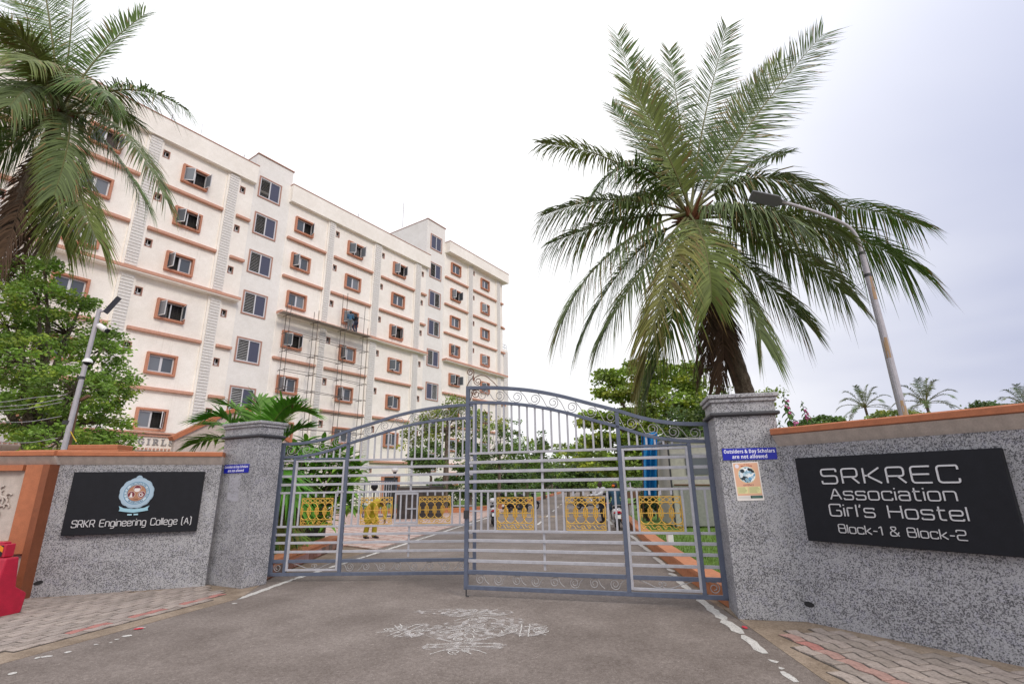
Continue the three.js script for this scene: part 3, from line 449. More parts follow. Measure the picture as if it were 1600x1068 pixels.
function glyph(ch, h, sx, w, depth) {
  const gs = [];
  for (const fl of GL[ch]) {
    const P = []; for (let i = 0; i < fl.length; i += 2) P.push(new THREE.Vector2(fl[i] * h * sx, fl[i + 1] * h));
    const Q = []; P.forEach((p, i) => { if (!i || i === P.length - 1) { Q.push(p); return; } const a = P[i - 1].clone().sub(p), b = P[i + 1].clone().sub(p), r = Math.min(h * 0.2, a.length() * 0.45, b.length() * 0.45), A = p.clone().addScaledVector(a.normalize(), r), Bq = p.clone().addScaledVector(b.normalize(), r); for (let k = 0; k <= 4; k++) { const t = k / 4; Q.push(new THREE.Vector2((1 - t) ** 2 * A.x + 2 * t * (1 - t) * p.x + t * t * Bq.x, (1 - t) ** 2 * A.y + 2 * t * (1 - t) * p.y + t * t * Bq.y)); } });
    const L = [], Rr = []; Q.forEach((q, i) => { const t = Q[Math.min(i + 1, Q.length - 1)].clone().sub(Q[Math.max(i - 1, 0)]).normalize(), n = new THREE.Vector2(-t.y, t.x); L.push(q.clone().addScaledVector(n, w / 2)); Rr.push(q.clone().addScaledVector(n, -w / 2)); });
    const mb = new MB(), f = (v, z) => V(v.x, v.y, z);
    for (let i = 0; i + 1 < Q.length; i++) { mb.quad(f(L[i], depth), f(Rr[i], depth), f(Rr[i + 1], depth), f(L[i + 1], depth)); mb.quad(f(L[i], 0), f(L[i], depth), f(L[i + 1], depth), f(L[i + 1], 0)); mb.quad(f(Rr[i], depth), f(Rr[i], 0), f(Rr[i + 1], 0), f(Rr[i + 1], depth)); }
    const e = Q.length - 1; mb.quad(f(L[0], 0), f(Rr[0], 0), f(Rr[0], depth), f(L[0], depth)); mb.quad(f(L[e], 0), f(L[e], depth), f(Rr[e], depth), f(Rr[e], 0)); gs.push(mb.build());
  }
  return merge(gs);
}
function writeLine(text, x0, x1, y, h, z, parent, gap = 0.3, mat = M.letter) {     // fits the line between x0 and x1 by stretching the letters
  const ws = [...text].map((c) => c === ' ' ? 0.55 : Math.max(...GL[c].flatMap((p) => p.filter((_, i) => i % 2 === 0)))), tot = ws.reduce((a, b) => a + b, 0) + gap * (text.length - 1), sx = (x1 - x0) / (tot * h); let x = x0;
  [...text].forEach((c, i) => { if (c !== ' ') { const m = mesh('letter', glyph(c, h, sx, h * 0.10, 0.012), mat, parent); m.position.set(x, y, z); } x += (ws[i] + gap) * h * sx; });
}
function frame(a, b, name, label, cat) {       // a thing whose x axis runs from ground point a to b and whose z axis faces us
  const dx = b[0] - a[0], dz = b[1] - a[1]; return thing(name, label, cat, [a[0], 0, -a[1]], Math.atan2(dz, dx));
}
function cornice(len, x0, parent, d = 0.3) {   // flared cream band and orange coping, along x from x0
  const prof = (pts) => { const g = new THREE.ExtrudeGeometry(new THREE.Shape(pts.map((p) => new THREE.Vector2(...p))), { depth: len, bevelEnabled: false }); g.rotateY(Math.PI / 2); g.scale(1, 1, 1); g.translate(x0, 0, 0); return boxUV(g); };
  // profile x runs to -z after the turn
  mesh('cornice', prof([[d, 2.03], [-0.004, 2.03], [-0.03, 2.06], [-0.10, 2.15], [-0.10, 2.166], [d, 2.166]]), M.creamWall, parent);
  mesh('coping', prof([[d + 0.04, 2.168], [-0.11, 2.168], [-0.14, 2.175], [-0.145, 2.235], [-0.125, 2.25], [d + 0.04, 2.25]]), M.orange, parent);
}
// --- right wall
const RW = frame([3.43, 6.56], [4.45, 5.02], 'boundary_wall', 'grey granite boundary wall right of the gate with orange coping', 'wall');
mesh('wall_body', merge([box(7, 2.03, 0.3, 3.5, 1.015, -0.15)]), M.granite, RW); cornice(7.05, -0.02, RW);
const RS = frame([3.43, 6.56], [4.45, 5.02], 'sign_board', 'wide black hostel sign with silver letters on the right granite wall', 'sign');
mesh('board', merge([rbox(1.9, 0.95, 0.1, 0.008, 1.165, 1.395, 0.053)]), M.black, RS);
writeLine('SRKREC', 0.50, 1.77, 1.565, 0.16, 0.103, RS, 0.34); writeLine('Association', 0.56, 1.71, 1.392, 0.122, 0.103, RS, 0.28); writeLine("Girl's Hostel", 0.525, 1.76, 1.212, 0.125, 0.103, RS, 0.28); writeLine('Block-1 & Block-2', 0.585, 1.715, 1.035, 0.088, 0.103, RS, 0.26);
// --- left wall: granite stretch, then the bent stretch with cream panel and orange frame
const LW = frame([-7.62, 8.56], [-5.0, 9.5], 'boundary_wall', 'grey granite boundary wall left of the gate with orange coping', 'wall');
mesh('wall_body', merge([box(2.42, 2.03, 0.3, 1.21, 1.015, -0.15)]), M.granite, LW); cornice(2.43, 0.0, LW);
const LS = frame([-7.62, 8.56], [-5.0, 9.5], 'sign_board', 'black college sign with a round crest and silver letters on the left granite wall', 'sign');
mesh('board', merge([rbox(1.90, 1.0, 0.1, 0.008, 1.225, 1.41, 0.053)]), M.black, LS);
writeLine('SRKR Engineering College (A)', 0.40, 2.085, 1.035, 0.108, 0.103, LS, 0.3);
{ // crest: scalloped pale blue plate with ribbon, ring of lettering and a bronze disc with three roundels
  const c = document.createElement('canvas'); c.width = c.height = 512; const x = c.getContext('2d'), cx = 256, cy = 256; x.fillStyle = '#9fb6c8'; x.fillRect(0, 0, 512, 512);
  x.fillStyle = '#47799c'; x.beginPath(); x.arc(cx, cy, 200, 0, 7); x.fill(); x.fillStyle = '#b9cbd6'; x.beginPath(); x.arc(cx, cy, 190, 0, 7); x.fill(); x.fillStyle = '#2f6188'; x.beginPath(); x.arc(cx, cy, 151, 0, 7); x.fill();
  x.fillStyle = '#a5765a'; x.beginPath(); x.arc(cx, cy, 143, 0, 7); x.fill();
  x.fillStyle = '#2d5878'; x.font = 'bold 42px sans-serif'; x.textAlign = 'center'; x.textBaseline = 'middle';
  const ring = (t, a0, a1, up) => [...t].forEach((ch, i) => { const a = a0 + (a1 - a0) * i / (t.length - 1); x.save(); x.translate(cx + Math.cos(a) * 171, cy + Math.sin(a) * 171); x.rotate(a + (up ? Math.PI / 2 : -Math.PI / 2)); x.fillText(ch, 0, 0); x.restore(); });
  ring('S.R.K.R. ENGINEERING COLLEGE', Math.PI * 0.86, Math.PI * 2.14, true); ring('BHIMAVARAM', Math.PI * 0.70, Math.PI * 0.30, false);
  const rd = (px, py, r) => { x.fillStyle = '#d9d2cd'; x.beginPath(); x.arc(px, py, r + 5, 0, 7); x.fill(); x.fillStyle = '#6d1b2a'; x.beginPath(); x.arc(px, py, r, 0, 7); x.fill(); };
  rd(256, 178, 54); rd(176, 284, 54); rd(336, 284, 54); x.fillStyle = '#dcd8d6'; x.beginPath(); x.arc(256, 190, 46, 0, Math.PI); x.fill(); x.fillRect(212, 172, 88, 20); x.beginPath(); x.moveTo(176, 240); x.lineTo(150, 330); x.lineTo(202, 330); x.fill(); x.fillRect(158, 262, 36, 8);
  x.lineWidth = 14; x.strokeStyle = '#dcd8d6'; x.beginPath(); x.arc(330, 284, 30, 0.4, 5.4); x.stroke(); x.fillRect(330, 278, 40, 14); x.fillStyle = '#5a2a20'; x.font = 'bold 34px serif'; x.fillText('1980', 256, 368);
  const t = new THREE.CanvasTexture(c); t.colorSpace = THREE.SRGBColorSpace;
  const plate = new THREE.Shape(); for (let i = 0; i <= 96; i++) { const a = i / 96 * Math.PI * 2, r = 0.232 + 0.010 * Math.abs(Math.sin(a * 6)) + (Math.abs(a - Math.PI / 2) < 0.2 ? 0.045 * Math.cos((a - Math.PI / 2) * 7.8) : 0); plate[i ? 'lineTo' : 'moveTo'](Math.cos(a) * r, Math.sin(a) * r); }
  const crest = mesh('crest', boxUV(new THREE.ExtrudeGeometry(plate, { depth: 0.012, bevelEnabled: false })), std({ color: lin(0.36, 0.50, 0.62), roughness: 0.5, map: grainTex }), LS); crest.scale.set(1.04, 1.04, 1); crest.position.set(1.215, 1.56, 0.103);
  mesh('crest_disc', (() => { const g = new THREE.CircleGeometry(0.228, 48); g.translate(0, 0, 0.0145); return g; })(), std({ map: t, roughness: 0.5 }), crest);
  const rb = new THREE.Shape([[-.21, -.2], [-.14, -.235], [0, -.25], [.14, -.235], [.21, -.2], [.19, -.245], [.2, -.275], [.12, -.29], [0, -.305], [-.12, -.29], [-.2, -.275], [-.19, -.245]].map((p) => new THREE.Vector2(...p)));
  const r1 = new THREE.ExtrudeGeometry(rb, { depth: 0.018, bevelEnabled: false }); mesh('ribbon', boxUV(r1), std({ color: lin(0.30, 0.52, 0.63), roughness: 0.5 }), crest);
  mesh('ribbon', merge([box(0.06, 0.022, 0.012, -0.045, -0.335, 0.006), box(0.06, 0.022, 0.012, 0.04, -0.333, 0.006)]), std({ color: lin(0.36, 0.58, 0.68), roughness: 0.5 }), crest);
}
{
  const W2 = frame([-9.83, 8.26], [-7.62, 8.5], 'panelled_wall', 'cream and orange boundary wall with a relief flower at the far left', 'wall');
  const L = Math.hypot(2.21, 0.24);
  mesh('wall_body', merge([box(L, 2.03, 0.3, L / 2, 1.015, -0.17)]), M.creamWall, W2); cornice(L + 0.06, -0.02, W2);
  mesh('frame_panel', merge([box(0.3, 1.36, 0.1, L - 0.22, 1.35, 0.03), box(L - 0.4, 0.2, 0.097, L / 2 - 0.22, 0.76, 0.03), box(L - 0.4, 0.09, 0.097, L / 2 - 0.22, 1.985, 0.03)]), M.orange, W2);
  mesh('pilaster', merge([box(0.1, 2.03, 0.24, L - 0.02, 1.015, 0.03)]), M.orangeDark, W2);
  const fl = []; for (let i = 0; i < 4; i++) { const a = i * Math.PI / 2; for (const [r, s] of [[0.1, 1], [0.19, 0.8]]) { const pts = []; for (let k = 0; k <= 16; k++) { const t = k / 16 * 2 * Math.PI; const u = r * (1 - Math.cos(t)) * 0.62 * s, v = Math.sin(t) * 0.09 * s; pts.push(V(Math.cos(a) * u - Math.sin(a) * v, Math.sin(a) * u + Math.cos(a) * v, 0)); } fl.push(tube(pts, 0.016, 28, 6, true)); } }
  for (let i = 0; i < 8; i++) { const a = i * Math.PI / 4 + 0.39, pts = []; for (let k = 0; k <= 12; k++) { const t = k / 12 * 4.6; const r = 0.055 * (1 - k / 16); pts.push(V(Math.cos(a) * 0.2 + Math.cos(t + a) * r, Math.sin(a) * 0.2 + Math.sin(t + a) * r, 0)); } fl.push(tube(pts, 0.014, 20, 6)); }
  fl.push(new THREE.SphereGeometry(0.045, 12, 8)); const rel = merge(fl); rel.translate(L - 0.78, 1.46, 0.0); mesh('relief_flower', rel, M.creamWall, W2);
}
{
  const b = frame([-10.6, 10.6], [-8.0, 10.75], 'garden_wall', 'low orange wall block showing above the left coping by the lamp post', 'wall');
  mesh('wall_body', merge([box(1.9, 2.3, 0.4, 1.3, 1.15, -0.2)]), M.creamWall, b); mesh('coping', merge([rbox(2.0, 0.14, 0.55, 0.02, 1.3, 2.37, -0.2), rbox(1.0, 0.1, 0.5, 0.02, 1.75, 2.49, -0.2)]), M.orange, b);
}
// --- pillars
function pillar(a, b, depth, h, label, name) {
  const t = frame(a, b, 'gate_pillar', label, 'pillar'), w = Math.hypot(b[0] - a[0], b[1] - a[1]);
  mesh('shaft', merge([rbox(w, h, depth, 0.012, w / 2, h / 2, -depth / 2)]), M.granite, t);
  mesh('moulding', merge([rbox(w + 0.1, 0.05, depth + 0.1, 0.02, w / 2, h + 0.026, -depth / 2)]), M.slate, t);
  mesh('neck', merge([box(w + 0.01, 0.13, depth + 0.01, w / 2, h + 0.116, -depth / 2)]), M.granite, t);
  mesh('cap', merge([rbox(w + 0.07, 0.05, depth + 0.07, 0.012, w / 2, h + 0.208, -depth / 2), rbox(w + 0.115, 0.055, depth + 0.115, 0.014, w / 2, h + 0.262, -depth / 2)]), M.granite, t);
  mesh('cap_joint', merge([box(w + 0.03, 0.014, depth + 0.03, w / 2, h + 0.2345, -depth / 2)]), M.slate, t);
  return t;
}
const LP = pillar([-5.46, 9.555], [-4.57, 9.09], 0.48, 2.50, 'grey granite gate pillar left of the gate with moulded cap');
const RP = pillar([2.69, 6.72], [3.44, 6.56], 0.6, 2.44, 'grey granite gate pillar right of the gate with moulded cap and poster');
function canvasSheet(w, h, draw) { const c = document.createElement('canvas'); c.width = w; c.height = h; draw(c.getContext('2d'), w, h); const t = new THREE.CanvasTexture(c); t.colorSpace = THREE.SRGBColorSpace; return t; }
const noticeTex = canvasSheet(1024, 256, (x, w, h) => { x.fillStyle = '#0f1ea8'; x.fillRect(0, 0, w, h); x.fillStyle = '#f2f2fa'; x.textAlign = 'center'; x.textBaseline = 'middle'; x.font = 'bold 112px sans-serif'; x.save(); x.translate(w / 2, 68); x.scale(0.82, 1); x.fillText('Outsiders & Day Scholars', 0, 0, 1190); x.restore(); x.save(); x.translate(w / 2, 186); x.scale(0.8, 1); x.fillText('are not allowed', 0, 0); x.restore(); });
function notice(a, b, x0, w, y, h, label) {
  const t = frame(a, b, 'notice_plate', label, 'notice'); mesh('plate', merge([box(w, h, 0.008, x0 + w / 2, y, 0.0045)]), std({ color: lin(0.006, 0.012, 0.38), roughness: 0.35 }), t);
  const g = new THREE.PlaneGeometry(w - 0.004, h - 0.004); g.translate(x0 + w / 2, y, 0.0105); mesh('lettering', g, std({ map: noticeTex, roughness: 0.35 }), t);
}
notice([-5.46, 9.555], [-4.57, 9.09], 0.12, 0.70, 1.955, 0.15, 'blue and white notice plate high on the left gate pillar');
notice([2.69, 6.72], [3.44, 6.56], 0.05, 0.655, 1.945, 0.15, 'blue and white notice plate above the poster on the right gate pillar');
{
  const tex = canvasSheet(512, 760, (x, w, h) => {
    x.fillStyle = '#e9e4e0'; x.fillRect(0, 0, w, h); x.fillStyle = '#e2b294'; x.fillRect(22, 20, w - 44, h - 120); x.fillStyle = '#e8e3ef'; x.beginPath(); x.arc(88, 76, 40, 0, 7); x.fill();
    x.fillStyle = '#7c3a3a'; x.font = 'bold 22px sans-serif'; x.textAlign = 'center'; x.fillText('SAY NO TO', 280, 48); x.fillStyle = '#9a2638'; x.font = 'bold 48px sans-serif'; x.fillText('RAGGING', 270, 96);
    x.fillStyle = '#e9d9a8'; x.beginPath(); x.arc(256, 250, 168, 0, 7); x.fill(); x.save(); x.beginPath(); x.arc(256, 250, 158, 0, 7); x.clip(); x.fillStyle = '#b9d2e2'; x.fillRect(90, 80, 340, 340);
    const R = rng(9), cl = ['#3b7fb4', '#24323c', '#dfe8ee', '#6aa6cf', '#11181d', '#8fb3c6', '#f0f4f6']; for (let i = 0; i < 60; i++) { x.fillStyle = cl[Math.floor(R() * 7)]; const s = 14 + R() * 40; x.beginPath(); x.ellipse(96 + R() * 320, 90 + R() * 320, s, s * (0.4 + R() * 0.7), R() * 3, 0, 7); x.fill(); } x.restore();
    x.fillStyle = '#7a3b66'; x.font = 'bold 20px sans-serif'; x.fillText('IT IS A', 256, 436); x.font = 'bold 46px sans-serif'; x.fillStyle = '#8d4a52'; x.fillText('OFFENCE', 256, 474);
    x.fillStyle = '#e3dfa6'; x.fillRect(34, 488, 200, 132); x.fillRect(244, 488, 234, 132); x.fillStyle = '#7d7a58'; for (let i = 0; i < 7; i++) { x.fillRect(44, 500 + i * 17, 120 + R() * 60, 5); x.fillRect(254, 500 + i * 17, 140 + R() * 70, 5); }
    x.fillStyle = '#d9d6d2'; x.fillRect(22, 674, 240, 44); x.fillStyle = '#27433f'; x.fillRect(262, 664, 228, 54); x.fillStyle = '#6f9a8d'; for (let i = 0; i < 3; i++) x.fillRect(290, 674 + i * 14, 180, 6);
  });
  const t = frame([2.69, 6.72], [3.44, 6.56], 'poster', 'orange paper poster with a round photo collage below the notice', 'poster');
  const g = new THREE.PlaneGeometry(0.32, 0.475, 8, 8), p = g.attributes.position; for (let i = 0; i < p.count; i++) p.setZ(i, 0.004 + 0.006 * Math.max(0, Math.sin(p.getX(i) * 9 + 1.2) * Math.cos(p.getY(i) * 5)) ** 2); g.computeVertexNormals(); g.rotateZ(0.02); g.translate(0.315, 1.605, 0.002);
  mesh('sheet', g, std({ map: tex, roughness: 0.7, side: THREE.DoubleSide }), t);
}
{ // pale rectangle left by an old poster
  const t = frame([-5.22, 9.43], [-4.57, 9.09], 'paste_mark', 'pale rectangular paste mark of an old poster on the left pillar', 'mark'); const g = new THREE.PlaneGeometry(0.32, 0.46); g.translate(0.2, 1.62, 0.004); mesh('residue', boxUV(g), std({ color: lin(0.42, 0.42, 0.47), alphaMap: paintAlpha, alphaTest: 0.5, roughness: 0.9 }), t);
}
// ---------------------------------------------------------------- the double gate
function spiralPts(cx, cy, r, turns, a0, dir, n = 40, rEnd = 0.22) { const p = []; for (let i = 0; i <= n; i++) { const t = i / n, a = a0 + dir * t * turns * 2 * Math.PI, rr = r * (1 - (1 - rEnd) * t); p.push(V(cx + Math.cos(a) * rr, cy + Math.sin(a) * rr, 0)); } return p; }
function goldPanel(w, h) {         // lattice band, interlaced ovals tied at the waist, scroll band
  const g = [], r = 0.0072, t1 = h * 0.82, b1 = h * 0.20;
  for (const y of [h - 0.006, t1, b1, 0.006]) g.push(box(w, 0.012, 0.012, 0, y, 0)); for (const s of [-1, 1]) g.push(box(0.011, h - 0.02, 0.011, s * (w / 2 - 0.006), h / 2, 0));
  const n = 6; for (let i = 0; i < n; i++) { const a = -w / 2 + 0.01 + i * (w - 0.02) / n, b = a + (w - 0.02) / n; g.push(bar(V(a, t1, 0.003), V(b, h - 0.01, 0.003), 0.011, 0.008), bar(V(a, h - 0.01, -0.003), V(b, t1, -0.003), 0.011, 0.008)); }
  const m = 4, sx = w / m; for (let i = 0; i < m; i++) { const cx = -w / 2 + (i + 0.5) * sx, pts = []; for (let k = 0; k < 40; k++) { const a = k / 40 * 2 * Math.PI, x = cx + Math.cos(a) * sx * 0.66; pts.push(V(Math.max(-w / 2, Math.min(w / 2, x)), (t1 + b1) / 2 + Math.sin(a) * (t1 - b1) / 2, i % 2 ? 0.005 : -0.005)); } g.push(tube(pts, r, 48, 6, true)); }
  for (let i = 0; i <= m; i++) { const cx = -w / 2 + i * sx, cy = (t1 + b1) / 2; for (const s of i === 0 ? [0, 1] : i === m ? [-1, 0] : [-1, 0, 1]) { const kx = cx + s * 0.028; g.push(box(0.013, 0.10 - Math.abs(s) * 0.03, 0.02, kx, cy, 0.004)); for (const u of [-1, 1]) { const k = new THREE.OctahedronGeometry(0.014); k.scale(0.8, 1.5, 0.8); k.translate(kx, cy + u * (0.06 - Math.abs(s) * 0.015), 0.004); g.push(k); } } if (i % m) g.push(box(0.09, 0.016, 0.02, cx, cy, 0.006)); if (i < m) for (const k of [0.36, 0.64]) { const o = new THREE.OctahedronGeometry(0.013); o.scale(1.4, 0.8, 0.8); o.translate(-w / 2 + (i + k) * sx, cy, 0.006); g.push(o); } }
  g.push(box(w, 0.009, 0.01, 0, (t1 + b1) / 2, 0));
  for (let i = 0; i < 4; i++) { const cx = -w / 2 + (i + 0.5) * w / 4, s = i % 2 ? 1 : -1; g.push(tube(spiralPts(cx + s * 0.03, b1 * 0.5, b1 * 0.33, 1.2, 0.5, s, 20), 0.006, 28, 5)); g.push(tube([V(cx - 0.07, b1 * 0.2, 0), V(cx - 0.02, b1 * 0.75, 0), V(cx + 0.03, b1 * 0.4, 0), V(cx + 0.07, b1 * 0.8, 0)], 0.005, 16, 5)); }
  return merge(g);
}
const goldGeo = goldPanel(0.58, 0.47);
function gateLeaf(a, b, flip, top, label, opt) {
  // local x runs from the hinge to the free end; flip mirrors the drawing for the left leaf so that both face us
  const dx = b[0] - a[0], dz = b[1] - a[1]; const t = thing('gate_leaf', label, 'gate', [a[0], 0, -a[1]], Math.atan2(dz, dx));
  const zs = flip ? 1 : -1, L = 3.72, TOP = [[0, 2.43], [0.44, 2.46], [0.88, 2.55], [1.27, 2.69], [1.65, 2.81], [2.21, 2.985], [2.67, 3.09], [3.2, 3.16], [3.73, 3.19]].map(([x, y]) => [x, y + (x / 3.73) * (top - 3.19)]);
  const topAt = (x) => { for (let i = 0; i + 1 < TOP.length; i++) if (x <= TOP[i + 1][0]) { const k = (x - TOP[i][0]) / (TOP[i + 1][0] - TOP[i][0]); return lerp(TOP[i][1], TOP[i + 1][1], k); } return TOP.at(-1)[1]; };
  const crv = new THREE.CatmullRomCurve3(TOP.map(([x, y]) => V(x, y, 0))), P = (n, g, m, par = t) => mesh(n, merge(Array.isArray(g) ? g : [g]), m, par);
  const topY = (x) => { let lo = 0, hi = 1; for (let i = 0; i < 18; i++) { const m = (lo + hi) / 2; if (crv.getPoint(m).x < x) lo = m; else hi = m; } return crv.getPoint(lo).y; };
  const railStrip = (off, x0, x1, h) => { const pts = [], n = 40; for (let i = 0; i <= n; i++) { const x = lerp(x0, x1, i / n); pts.push([x, topY(x) + off]); } const s = new THREE.Shape([...pts.map(([x, y]) => new THREE.Vector2(x, y)), ...pts.reverse().map(([x, y]) => new THREE.Vector2(x, y - h))]); const g = new THREE.ExtrudeGeometry(s, { depth: 0.05, bevelEnabled: true, bevelThickness: 0.003, bevelSize: 0.003, bevelOffset: -0.003, bevelSegments: 1 }); g.translate(0, 0, -0.025); return g; };
  const sq = (x, y0, y1, w, d = w) => rbox(w, y1 - y0, d, 0.004, x, (y0 + y1) / 2, 0);
  P('hinge_post', sq(0.035, 0.12, topY(0.035) - 0.055, 0.066), M.gateBlue); P('end_post', sq(L - 0.03, 0.10, topY(L - 0.03) - 0.055, 0.06), M.gateBlue);
  P('mid_post', sq(1.28, 0.157, topY(1.28) - 0.06, 0.056), M.gateBlue); P('side_post', sq(0.295, 0.157, topY(0.295) - 0.30, 0.056), M.gateBlue);
  P('top_rail', railStrip(0, 0, L, 0.055), M.gateBlue); P('lower_rail', railStrip(-0.25, 0.07, L - 0.06, 0.048), M.gateBlue);
  P('bottom_rail', sq2(0.0, L, 0.13, 0.055), M.gateBlue); function sq2(x0, x1, y, h, d = 0.05) { return rbox(x1 - x0, h, d, 0.004, (x0 + x1) / 2, y, 0); }
  const wid = [1.312, L - 0.062], side = [0.07, 0.266];
  for (const [x0, x1] of [wid, side]) {
    P('blue_rail', sq2(x0, x1, 0.345, 0.055), M.gateBlue);
    for (const y of [0.50, 0.65, 0.79]) P('bar', sq2(x0, x1, y, 0.042, 0.03), M.gateGrey);
    for (const y of [0.925, 1.515]) P('bar', sq2(x0, x1, y, 0.036, 0.03), M.gateGrey);
    for (const y of [1.66, 1.81, 1.955]) P('bar', sq2(x0, x1, y, 0.046, 0.03), M.gateGrey);
    P('bar', sq2(x0, x1, 2.095, 0.036, 0.03), M.gateGrey);
  }
  const pick = (x, y0, y1, par = t) => P('picket', box(0.028, y1 - y0, 0.022, x, (y0 + y1) / 2, 0), M.gateGrey, par);
  const up = []; for (let i = 0; i < 18; i++) up.push(1.40 + i * 0.1285); for (const x of up) if (x < L - 0.07) pick(x, 2.113, topY(x) - 0.298);
  for (const x of [0.40, 0.52, 0.64, 0.76, 0.88, 1.01, 1.13]) pick(x, 2.135, topY(x) - 0.298);
  const lo = opt.pickets; for (const x of lo) pick(x, 0.943, 1.497);
  for (const x of [0.15]) pick(x, 0.943, 1.497);
  for (const x of opt.short) pick(x, 1.435, 1.497);
  // centre stiffeners, one above and one below the picket band
  P('stiffener', box(0.034, 0.54, 0.016, opt.stiff, 1.805, -zs * 0.024), M.gateGrey); P('stiffener', box(0.034, 0.53, 0.016, opt.stiff, 0.66, -zs * 0.024), M.gateGrey);
  for (const x of opt.gold) { const gm = mesh('gold_panel', goldGeo, M.gold, t); gm.position.set(x, 0.95, zs * 0.012); }
  if (opt.links) for (const [x0, x1, y] of opt.links) P('bar', sq2(x0, x1, y, 0.022, 0.02), M.gateGrey);
  if (opt.hatch) { const [x0, x1] = opt.hatch, hd = P('hatch', [sq(x0 + 0.018, 0.95, 1.49, 0.03), sq(x1 - 0.018, 0.95, 1.49, 0.03), sq2(x0 + 0.03, x1 - 0.03, 0.972, 0.035, 0.03), sq2(x0 + 0.03, x1 - 0.03, 1.475, 0.035, 0.03)], M.gateGrey); for (const k of [0.26, 0.5, 0.74]) P('picket', box(0.026, 0.47, 0.02, lerp(x0, x1, k), 1.223, 0), M.gateGrey, hd); P('latch', box((x1 - x0) * 0.42, 0.022, 0.022, lerp(x0, x1, 0.70), 1.21, zs * 0.008), M.gateGrey, hd); }
  // wicket door
  const wk = P('wicket_door', [sq(0.335, 0.185, 2.10, 0.036), sq(1.232, 0.185, 2.10, 0.036), sq2(0.353, 1.214, 0.2, 0.034, 0.036), sq2(0.353, 1.214, 2.083, 0.034, 0.036)], M.gateGrey);
  wk.position.z = zs * 0.012; const wx = [0.353, 1.214];
  P('blue_rail', sq2(...wx, 0.345, 0.055, 0.03), M.gateBlue, wk);
  for (const y of [0.50, 0.65, 0.79, 1.66, 1.81, 1.955]) P('bar', sq2(...wx, y, 0.042, 0.026), M.gateGrey, wk); for (const y of [0.925, 1.515]) P('bar', sq2(...wx, y, 0.034, 0.026), M.gateGrey, wk);
  for (const x of opt.wpick) pick(x, 0.943, 1.497, wk); for (const x of [0.6, 0.75, 0.9]) pick(x, 1.435, 1.497, wk);
  { const gm = mesh('gold_panel', goldGeo, M.gold, wk); gm.position.set(opt.wgold, 0.95, 0); gm.userData.label = undefined; delete gm.userData.label; }
  const shl = [[V(0.36, 0.34, 0), V(0.55, 0.28, 0), V(0.72, 0.225, 0), ...spiralPts(0.8, 0.265, 0.04, 1, -1.2, 1, 14)], [V(1.2, 0.34, 0), V(1.05, 0.285, 0), V(0.9, 0.225, 0), ...spiralPts(0.86, 0.27, 0.035, 1, -1.9, -1, 14)]];
  for (const s of shl) P('scroll', tube(s, 0.006, 60, 5), M.scroll, wk);
  P('latch', [box(0.13, 0.03, 0.03, 1.2, 1.53, 0.01), rod(V(1.16, 1.62, 0.02), V(1.16, 1.44, 0.02), 0.009)], M.gateGrey, wk);
  P('door_header', sq2(0.325, 1.252, 2.125, 0.03, 0.05), M.gateBlue);
  // scrolls between the curved rails, each with a tail that reaches to the next
  for (let i = 0; i < 12; i++) { const x = 0.19 + i * 0.295; if (x > L - 0.12) break; const yt = topY(x) - 0.055, yb = topY(x) - 0.25, cy = (yt + yb) / 2, r = 0.088; const sp2 = spiralPts(x, cy, r, 1.55, 0.75 * Math.PI, -1, 34, 0.3); const tail = [V(x - 0.27, topY(Math.max(0.02, x - 0.27)) - 0.10, 0), V(x - 0.2, yb + 0.05, 0), V(x - 0.12, yb + 0.012, 0)]; void tail; const mir = i % 2 ? 1 : 1; void mir;
    // spiral that opens up and towards the hinge, its arm running down to the lower rail
    const arm = spiralPts(x, cy, r, 1.7, Math.PI * 1.1, -1, 36, 0.28); const lead = V(x + 0.2, yt - 0.01 + (topY(Math.min(L, x + 0.2)) - topY(x)) * 1, 0), l2 = V(x - 0.115, cy - 0.07, 0); void lead; void l2;
    const s2 = [V(x + 0.24, topY(Math.min(L - 0.02, x + 0.24)) - 0.062, 0), V(x + 0.17, lerp(yb, yt, 0.62) + (topY(Math.min(L, x + 0.17)) - topY(x)), 0), V(x + 0.095, lerp(yb, yt, 0.16), 0), ...spiralPts(x, cy - 0.004, 0.09, 1.65, -0.75, -1, 34, 0.3)];
    P('scroll', tube(x + 0.24 < L - 0.05 ? s2 : arm, 0.0065, 90, 5), M.scroll); }
  // scrolls in the bottom band
  for (let i = 0; i < 8; i++) { const x = 1.47 + i * 0.285, s = i % 2 ? 1 : -1, cy = 0.245, r = 0.068; P('scroll', tube([V(x - 0.14, cy - s * 0.06, 0), V(x - 0.09, cy - s * 0.02, 0), V(x - 0.05, cy + s * 0.052, 0), ...spiralPts(x, cy, r, 1.5, s * 1.9, -s, 30, 0.3)], 0.006, 70, 5), M.scroll); }
  P('scroll', tube([V(0.25, 0.31, 0), V(0.2, 0.322, 0), ...spiralPts(0.165, 0.24, 0.075, 1.6, 1.2, 1, 30, 0.28)], 0.006, 70, 5), M.scroll);
  // hinges to the pillar
  P('hinge', [box(0.14, 0.05, 0.05, -0.06, 0.55, -zs * 0.03), box(0.14, 0.05, 0.05, -0.06, 2.15, -zs * 0.03), box(0.14, 0.05, 0.05, -0.06, 1.0, -zs * 0.03)], M.darkMetal);
